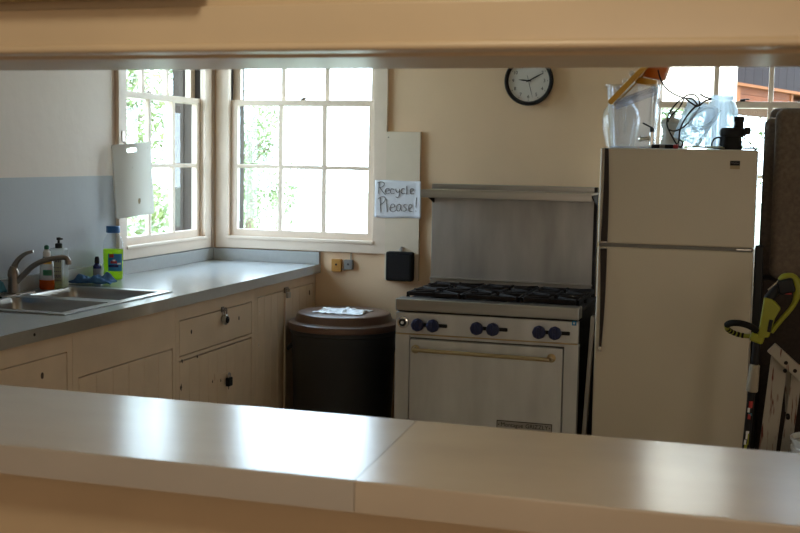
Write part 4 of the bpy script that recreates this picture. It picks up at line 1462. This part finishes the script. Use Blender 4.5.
# black grinder
c = Vector((-0.185, 5.76, ZF))
t = thing('coffee_grinder', 'small black electric grinder with cord at the right of the refrigerator top', 'grinder', c)
b = MB()
b.lathe([(0, 0.0), (0.050, 0.0), (0.053, 0.004), (0.050, 0.045), (0.046, 0.062), (0, 0.062)], c + Vector((-0.012, 0, 0)), None, 32)
b.build('motor_base', M['black'], t)
b = MB()
b.lathe([(0, 0.060), (0.056, 0.062), (0.060, 0.070), (0.058, 0.090), (0.050, 0.100), (0, 0.102)], c + Vector((-0.004, 0, 0)), None, 32)
b.box(c.x + 0.045, c.x + 0.075, c.y - 0.015, c.y + 0.015, c.z + 0.070, c.z + 0.105, 0.008)
b.build('grinding_bowl', M['black'], t)
b = MB()
b.lathe([(0, 0.098), (0.022, 0.098), (0.021, 0.128), (0.024, 0.130), (0.024, 0.152), (0, 0.154)], c + Vector((0.022, 0, 0)), None, 24)
b.build('feed_tube', M['black'], t)
b = MB()
b.tube(smooth_path([c + Vector(v) for v in ((-0.050, -0.01, 0.040), (-0.062, -0.02, 0.056), (-0.085, -0.02, 0.048), (-0.096, -0.02, 0.025), (-0.088, -0.02, 0.008), (-0.055, -0.02, 0.006))], 5), 0.0042, 8)
b.build('handle', M['black'], t)
b = MB()
b.tube(smooth_path([c + Vector(v) for v in ((0.035, 0.0, 0.062), (0.06, -0.02, 0.045), (0.085, -0.04, 0.022), (0.098, -0.06, 0.004), (0.108, -0.09, 0.0035))], 6), 0.003, 8)
b.build('cord', M['black'], t)
# bit of paper bag at the front of the top
cloth('paper_scrap', 'flat crumpled paper between the tipped pitcher and the black grinder', 'paper', (-0.30, 5.70, ZF), 0.15, 0.08, 0.010, 0.1, M['palelabel'], 5.7)
cloth('rag', 'flat grey-green rag on the refrigerator corner right of the black grinder', 'cloth', (-0.115, 5.80, ZF), 0.055, 0.10, 0.008, 0.0, M['greylabel'], 9.4)

# ------------------------------------------- things right of the refrigerator
t = thing('folding_bed', 'grey-brown upholstered folding bed stood on end right of the refrigerator', 'folding bed', (0.45, 5.9, 0))
MB().box(-0.003, 0.82, 5.74, 5.87, 1.06, 1.846, 0.042, seg=5).build('mattress_section', M['fabric'], t)
MB().box(-0.052, 0.80, 5.885, 6.00, 1.06, 1.806, 0.035, seg=5).build('mattress_section', M['fabric'], t)
MB().box(-0.030, 0.80, 6.01, 6.12, 1.06, 1.856, 0.035, seg=5).build('mattress_section', M['fabric'], t)
b = MB()
b.box(-0.040, 0.82, 5.77, 6.10, 0.06, 1.055, 0.02, seg=3)
b.build('base', M['fabric_d'], t)
for x in (0.03, 0.77):
    for y in (5.84, 6.06):
        MB().cyl((x, y, 0), (x, y, 0.07), 0.02, 14).build('foot', M['black'], t)

b = MB()
b.box(-0.067, -0.028, 5.66, 5.70, 0, 1.22, 0.008, seg=3)
o = b.build('metal_post', M['black'], None, (-0.05, 5.68, 0))
tag(o, 'glossy black upright post standing against the right side of the refrigerator', 'post')

# leaning metal bar between range and refrigerator
b = MB()
b.obox((-0.815, 5.72, 0.4245), (0.020, 0.05, 0.848), Matrix.Rotation(0.045, 3, 'Y'), 0.002)
o = b.build('metal_bar', M['steel_d'], None, (-0.835, 5.72, 0))
tag(o, 'narrow grey metal bar leaning between the range and the refrigerator', 'bar')

# string trimmer
YT = 5.40
t = thing('string_trimmer', 'lime green string trimmer standing handle-up beside the refrigerator', 'string trimmer', (-0.075, YT, 0))
top, bot = P(758, 334, YT), P(746, 446, YT)
dr_ = (bot - top) / (top.z - bot.z)
foot = top + dr_ * (top.z - 0.03)
MB().cyl(foot, top + Vector((0, 0, 0.02)), 0.0165, 18).build('shaft', M['black'], t)
ca, cb = P(763, 365, YT - 0.005), P(757, 392, YT - 0.005)
ca.x, cb.x = top.x + dr_.x * (top.z - ca.z) + 0.0, top.x + dr_.x * (top.z - cb.z)
MB().cyl(cb, ca, 0.026, 20, r2=0.022, bev=0.004).build('coupler', M['greybeige'], t)
def wrap(z, h, w, mi, off=0.0):
    b = MB()
    p = top + dr_ * (top.z - z)
    b.grid(lambda u, v: Vector((p.x + 0.0172 * math.sin((u - 0.5) * w + off) + dr_.x * -(v * h), YT - 0.0172 * math.cos((u - 0.5) * w + off), z + v * h)), 5, 1, 0)
    b.build('shaft_label', [M['red'], M['white'], M['teal'], M['lime']][mi], t)


for z, h, w, mi, off in ((0.525, 0.03, 1.0, 0, 0.1), (0.505, 0.02, 0.6, 1, -0.3), (0.49, 0.012, 0.9, 2, 0.2), (0.475, 0.022, 0.7, 0, 0.0), (0.36, 0.022, 0.6, 1, -0.35), (0.385, 0.025, 0.5, 1, -0.1), (0.36, 0.05, 0.35, 3, 0.35), (0.335, 0.03, 0.7, 3, -0.1), (0.41, 0.012, 0.8, 1, 0.0)):
    wrap(z, h, w, mi, off)
# head at the floor
MB().lathe([(0, 0), (0.05, 0), (0.055, 0.01), (0.05, 0.035), (0.03, 0.06), (0.018, 0.075), (0, 0.075)], (foot.x, foot.y, 0), None, 28).build('cutting_head', M['black'], t)


def T(x, y, d=0.0):
    return P(x, y, YT + d)


b = MB()
hs = [T(757, 338), T(760, 322), T(764, 297), T(771, 297), T(781, 308), T(775, 318), T(769, 337)]
b.prism([p + Vector((0, -0.024, 0)) for p in hs], (0, 0.048, 0))
o = b.build('housing', M['lime'], t)
md = o.modifiers.new('round', 'BEVEL')
md.width = 0.007
md.segments = 3
b = MB()
b.tube(smooth_path([T(771, 332), T(781, 320), T(792, 307), T(796.5, 297), T(797, 285), T(793, 278), T(785, 277.5), T(781, 281)], 6), [0.011] * 14 + [0.011 + 0.001 * k for k in range(8)] + [0.019] * 21, 14)
b.build('rear_handle', M['lime'], t)
b = MB()
b.tube(smooth_path([T(768, 300), T(775, 291), T(783, 285), T(790, 284)], 6), [0.022, 0.023, 0.024] + [0.022] * 16, 14)
b.obox(T(786, 286), (0.07, 0.07, 0.065), Matrix.Rotation(-0.3, 3, 'Y'), 0.012, seg=3)
b.build('battery_grip', M['black'], t)
MB().tube([T(768, 290, -0.026), T(778, 281.5, -0.026)], 0.0035, 8).build('trigger', M['chrome'], t)
MB().obox(T(788, 293.5, -0.024), (0.030, 0.012, 0.008), None, 0.002).build('safety_switch', M['red'], t)
MB().obox(T(770, 326, -0.026), (0.016, 0.004, 0.055), Matrix.Rotation(0.15, 3, 'Y'), 0.002).build('vent', M['black'], t)
# loop handle: D loop, thrown towards the camera's left
hc = T(741.5, 329.5)
lp = []
for k in range(40):
    a = 2 * PI * k / 40
    v = Vector((0.064 * math.cos(a), -0.060 * math.sin(a), 0.034 * math.sin(a) - 0.026 * math.cos(a) * 0.35))
    lp.append(hc + v)
b = MB()
b.tube(lp, 0.0105, 12, closed=True)
b.build('loop_handle', M['lime'], t)
b = MB()
b.tube(lp[2:19], 0.0145, 12)
for k in (22, 24, 26, 28, 30):
    b.tube([lp[k], lp[k + 1]], 0.0118, 10)
b.build('loop_grip', M['blackm'], t)
MB().obox(T(757, 338), (0.06, 0.045, 0.04), Matrix.Rotation(0.3, 3, 'Y'), 0.01, seg=3).build('clamp', M['lime'], t)

# step ladder
YL = 5.56
t = thing('step_ladder', 'old wooden step ladder dripped with red paint beside the string trimmer', 'ladder', (0.06, YL, 0))


def plank(nm, a, b_, w, th, mm, dy=0.0, ext=0.0):
    a, b_ = Vector(a), Vector(b_)
    d = (b_ - a)
    ln_ = d.length
    ang_ = math.atan2(d.x, d.z)
    mb_ = MB()
    mb_.obox((a + b_) / 2 + Vector((0, dy, 0)), (w, th, ln_), Matrix.Rotation(ang_, 3, 'Y'), 0.003)
    return mb_.build(nm, mm, t)


ta, tb_ = P(780, 355, YL), P(767.5, 449, YL)
d_ = (tb_ - ta) / (ta.z - tb_.z)
f_ = ta + d_ * (ta.z - 0.004)
plank('rail', f_, ta, 0.074, 0.026, M['ladder'])
ta2, tb2 = P(798, 368, YL + 0.03), P(786, 449, YL + 0.03)
d2_ = (tb2 - ta2) / (ta2.z - tb2.z)
f2_ = ta2 + d2_ * (ta2.z - 0.004)
plank('rail', f2_, ta2, 0.046, 0.024, M['ladder'])
plank('brace', P(788, 412, YL + 0.055), P(787.5, 362, YL + 0.055), 0.026, 0.012, M['ladder'])
sa, sb = P(771, 347, YL - 0.03), P(806, 379, YL - 0.03)
plank('step', sa, sb, 0.050, 0.030, M['ladder'])
for px_, py_ in ((786, 363), (795, 371), (785, 371), (788, 418)):
    q = P(px_, py_, YL - 0.047)
    MB().cyl(q + Vector((0, 0.010, 0)) if py_ < 372 else q + Vector((0, 0.06, 0)), q, 0.009, 12, bev=0.002).build('bolt', M['iron'], t)

# bucket
c = Vector((0.262, 5.40, 0))
t = thing('bucket', 'ribbed white plastic bucket at the right edge in front of the ladder', 'bucket', c)
pr = [(0, 0), (0.115, 0), (0.118, 0.004)]
for k in range(8):
    z = 0.05 + k * 0.043
    r = 0.120 + 0.018 * z / 0.4
    pr += [(r, z), (r + (0.005 if k > 4 else 0), z + 0.008), (r + (0.005 if k > 4 else 0), z + 0.020), (r, z + 0.026)]
pr += [(0.140, 0.40), (0.144, 0.402), (0.144, 0.412), (0.136, 0.412), (0.115, 0.01), (0, 0.008)]
MB().lathe(pr, c, None, 44).build('pail', M['white'], t)
b = MB()
b.tube([c + Vector((0.142 * math.cos(a), 0.142 * math.sin(a) * 0.96, 0.385 - 0.06 * math.sin(a) * -1 * -1)) for a in [PI + PI * k / 16 for k in range(17)]], 0.0025, 8)
b.build('bail_handle', M['steel'], t)

# ------------------------------------------------------------- outdoors
struct(MB().box(-40, 40, YB + 0.9, 60, -0.5, -0.4), 'ground', M['lawn'])
struct(MB().box(-40, XL - 0.9, -20, YB + 0.9, -0.5, -0.4), 'yard_ground', M['lawn'])


def foliage(mm, seed, rx, ry, z0, z1, n, leaf):
    rnd = random.Random(seed)
    vs, fs = [], []
    cl = [(rnd.uniform(-rx, rx) * 0.75, rnd.uniform(-ry, ry) * 0.75, rnd.uniform(z0, z1), rnd.uniform(0.5, 1.1)) for _ in range(26)]
    for i in range(n):
        cx_, cy_, cz_, cr_ = cl[rnd.randrange(len(cl))]
        d = Vector((rnd.gauss(0, 1), rnd.gauss(0, 1), rnd.gauss(0, 1))).normalized() * cr_ * rnd.uniform(0.55, 1.0)
        c_ = Vector((cx_, cy_, cz_)) + d * Vector((rx / 1.6, ry / 1.6, 1)).length / 1.6
        u = Vector((rnd.gauss(0, 1), rnd.gauss(0, 1), rnd.gauss(0, 1))).normalized()
        w = u.orthogonal().normalized() * leaf * rnd.uniform(0.6, 1.2)
        u = u * leaf * rnd.uniform(1.0, 1.8)
        k = len(vs)
        vs += [c_ - u, c_ + w * 0.5, c_ + u, c_ - w * 0.5]
        fs.append((k, k + 1, k + 2, k + 3))
    me = bpy.data.meshes.new('foliage')
    me.from_pydata([tuple(v) for v in vs], [], fs)
    me.materials.append(mm)
    return me


def trunk_mesh(h, r):
    b = MB()
    b.tube([(0, 0, 0), (0.02, 0, h * 0.3), (-0.05, 0.03, h * 0.65), (0.03, 0, h)], [r * 1.3, r, r * 0.8, r * 0.5], 10)
    for k in range(5):
        a = k * 1.3
        b.tube([(0, 0, h * (0.45 + 0.1 * k)), (0.5 * math.cos(a), 0.5 * math.sin(a), h * (0.6 + 0.1 * k)), (1.1 * math.cos(a), 1.1 * math.sin(a), h * (0.7 + 0.1 * k))], [r * 0.5, r * 0.3, r * 0.12], 7)
    me = bpy.data.meshes.new('trunk')
    bmesh.ops.recalc_face_normals(b.bm, faces=b.bm.faces[:])
    b.bm.to_mesh(me)
    b.bm.free()
    me.materials.append(M['bark'])
    return me


FA = foliage(M['leaf'], 1, 1.9, 1.4, 0.2, 5.2, 8000, 0.062)
FB = foliage(M['leaf2'], 2, 2.0, 1.4, 0.1, 5.0, 7000, 0.062)
TA = trunk_mesh(3.6, 0.13)
for (x, y, fm, sc, rz, lab) in (
        (-10.9, 16.0, FA, 1.0, 0.0, 'leafy green tree seen through the left window, on its near side'),
        (-14.6, 24.5, FB, 1.25, 1.1, 'pale green tree seen through the right half of the left window'),
        (-11.35, 25.0, FB, 0.62, 2.3, 'pale tree showing in the lower left panes of the back window'),
        (-2.2, 21.5, FB, 0.9, 0.7, 'pale leafy tree seen through the window behind the refrigerator'),
        (0.9, 24.5, FA, 0.85, 3.9, 'green tree under the wooden outbuilding beyond the right window')):
    r = thing('tree', lab, 'tree', (x, y, -0.4), 'trees outside the kitchen windows')
    r.rotation_euler.z = rz
    r.scale = (sc, sc, sc)
    for nm, me in (('foliage', fm), ('trunk', TA)):
        o = bpy.data.objects.new(nm, me)
        COL.objects.link(o)
        o.parent = r
# slim trunk by the outbuilding
b = MB()
b.tube([(-0.53, 12.6, -0.4), (-0.52, 12.6, 1.5), (-0.50, 12.6, 3.5), (-0.53, 12.6, 5.0)], [0.05, 0.042, 0.036, 0.03], 10)
tag(b.build('sapling', M['bark'], None, (-0.53, 12.6, -0.4)), 'slim bare trunk just left of the wooden outbuilding outside', 'tree')

# raised wooden outbuilding: dark board wall over an orange fascia box, on posts
A_ = Vector((-0.36, 10.0, 0))
D_ = Vector((0.555, 1.6, 0)).normalized()
N_ = Vector((D_.y, -D_.x, 0))      # towards the house
t = thing('outbuilding', 'raised red-brown wooden outbuilding seen through the right window', 'building', A_ + D_ * 1.5 + Vector((0, 0, -0.4)))
Rz = Matrix.Rotation(math.atan2(D_.y, D_.x), 3, 'Z')


def ob(b, s0, s1, n0, n1, z0, z1, mi=0, bev=0.0):
    c_ = A_ + D_ * (s0 + s1) / 2 + N_ * (n0 + n1) / 2
    b.obox((c_.x, c_.y, (z0 + z1) / 2), (s1 - s0, n1 - n0, z1 - z0), Rz, bev, mi)


b = MB()
for k in range(15):
    ob(b, 0.0 + k * 0.2, 0.196 + k * 0.2, -0.9, 0.04, 2.226, 4.0)
b.build('upper_wall', M['roofwood'], t)
b = MB()
ob(b, 0.17, 1.47, -0.8, 0.0, 2.055, 2.085)
ob(b, 0.17, 1.47, -0.8, -0.002, 2.087, 2.145)
ob(b, 0.17, 1.47, -0.8, 0.0, 2.147, 2.206)
ob(b, 1.47, 3.0, -0.8, -0.25, 2.055, 2.206)
b.build('fascia_boards', M['redwood'], t)
b = MB()
ob(b, 0.0, 0.17, -0.8, 0.02, 2.055, 2.205, 0, 0.005)
ob(b, 0.0, 3.0, -0.8, 0.05, 2.205, 2.228)
ob(b, 1.45, 3.0, -0.3, 0.0, 2.12, 2.145)
ob(b, 1.43, 1.49, -0.3, 0.01, 2.055, 2.205)
b.build('beam', M['postwood'], t)
b = MB()
ob(b, -0.06, 0.0, -0.9, 0.05, 2.055, 4.0)
b.build('corner_board', M['trim'], t)
for s in (2.3, 2.86):
    b = MB()
    ob(b, s, s + 0.12, -0.12, 0.0, -0.42, 2.056)
    b.build('post', M['postwood'], t)

# ---------------------------------------------------------------- lighting
W = bpy.data.worlds.new('sky')
SC.world = W
W.use_nodes = True
N, L = W.node_tree.nodes, W.node_tree.links
bgn = N['Background']
tc = N.new('ShaderNodeTexCoord')
sep = N.new('ShaderNodeSeparateXYZ')
L.new(tc.outputs['Generated'], sep.inputs[0])
rp = N.new('ShaderNodeValToRGB')
rp.color_ramp.elements[0].position = 0.0
rp.color_ramp.elements[0].color = (0.70, 0.86, 1.0, 1)
rp.color_ramp.elements[1].position = 0.7
rp.color_ramp.elements[1].color = (0.56, 0.77, 1.0, 1)
L.new(sep.outputs['Z'], rp.inputs['Fac'])
L.new(rp.outputs['Color'], bgn.inputs['Color'])
SKY = 12.6
bgn.inputs['Strength'].default_value = SKY

sun = bpy.data.lights.new('sun', 'SUN')
sun.energy = 7.0
sun.color = (1.0, 0.94, 0.82)
sun.angle = math.radians(1.0)
so = bpy.data.objects.new('sun', sun)
COL.objects.link(so)
so.rotation_euler = Vector((-0.45, 0.60, -0.75)).to_track_quat('-Z', 'Y').to_euler()

for (nm, loc, sx_, sz_, rot_) in (
        ('window_portal', ((W2[0] + W2[1]) / 2, YB + TW + 0.08, (WZ0 + WZ1) / 2), W2[1] - W2[0], WZ1 - WZ0, (-PI / 2, 0, 0)),
        ('window_portal', ((W3[0] + W3[1]) / 2, YB + TW + 0.08, (WZ0 + WZ1) / 2), W3[1] - W3[0], WZ1 - WZ0, (-PI / 2, 0, 0)),
        ('window_portal', (XL - TW - 0.08, (W1[0] + W1[1]) / 2, (WZ0 + WZ1) / 2), W1[1] - W1[0], WZ1 - WZ0, (-PI / 2, 0, PI / 2))):
    l = bpy.data.lights.new(nm, 'AREA')
    l.shape = 'RECTANGLE'
    l.size, l.size_y = sx_, sz_
    l.cycles.is_portal = True
    o = bpy.data.objects.new(nm, l)
    COL.objects.link(o)
    o.location = loc
    o.rotation_euler = rot_

# unseen warm light added under the ceiling to brighten the header and counter
l = bpy.data.lights.new('header_fill', 'AREA')
l.shape = 'DISK'
l.size = 0.5
l.energy = 12.5
l.color = (1.0, 0.85, 0.62)
o = bpy.data.objects.new('header_fill', l)
COL.objects.link(o)
o.location = (-0.6, 0.78, ZC - 0.05)
# added area light at the rear wall, brightening the refrigerator through the opening
l = bpy.data.lights.new('rear_fill', 'AREA')
l.shape = 'RECTANGLE'
l.size, l.size_y = 1.6, 1.3
l.energy = 20
l.color = (1.0, 0.86, 0.68)
o = bpy.data.objects.new('rear_fill', l)
COL.objects.link(o)
o.location = (-0.4, YF + 0.02, 1.65)
o.rotation_euler = (PI / 2, 0, 0)

# unseen warm fill added at the right-hand wall to lift the cabinet fronts
l = bpy.data.lights.new('side_fill', 'AREA')
l.shape = 'RECTANGLE'
l.size, l.size_y = 0.9, 1.8
l.energy = 7
l.color = (1.0, 0.88, 0.72)
o = bpy.data.objects.new('side_fill', l)
COL.objects.link(o)
o.location = (XR - 0.02, 3.6, 1.1)
o.rotation_euler = (PI / 2, 0, PI / 2)

SC.view_settings.view_transform = 'Standard'
SC.view_settings.look = 'None'
SC.view_settings.exposure = 0.0
SC.view_settings.gamma = 1.0
SC.cycles.use_denoising = True
SC.cycles.max_bounces = 12
SC.cycles.diffuse_bounces = 6
SC.cycles.transparent_max_bounces = 24
SC.cycles.sample_clamp_indirect = 6.0
SC.cycles.caustics_reflective = False
SC.cycles.caustics_refractive = False
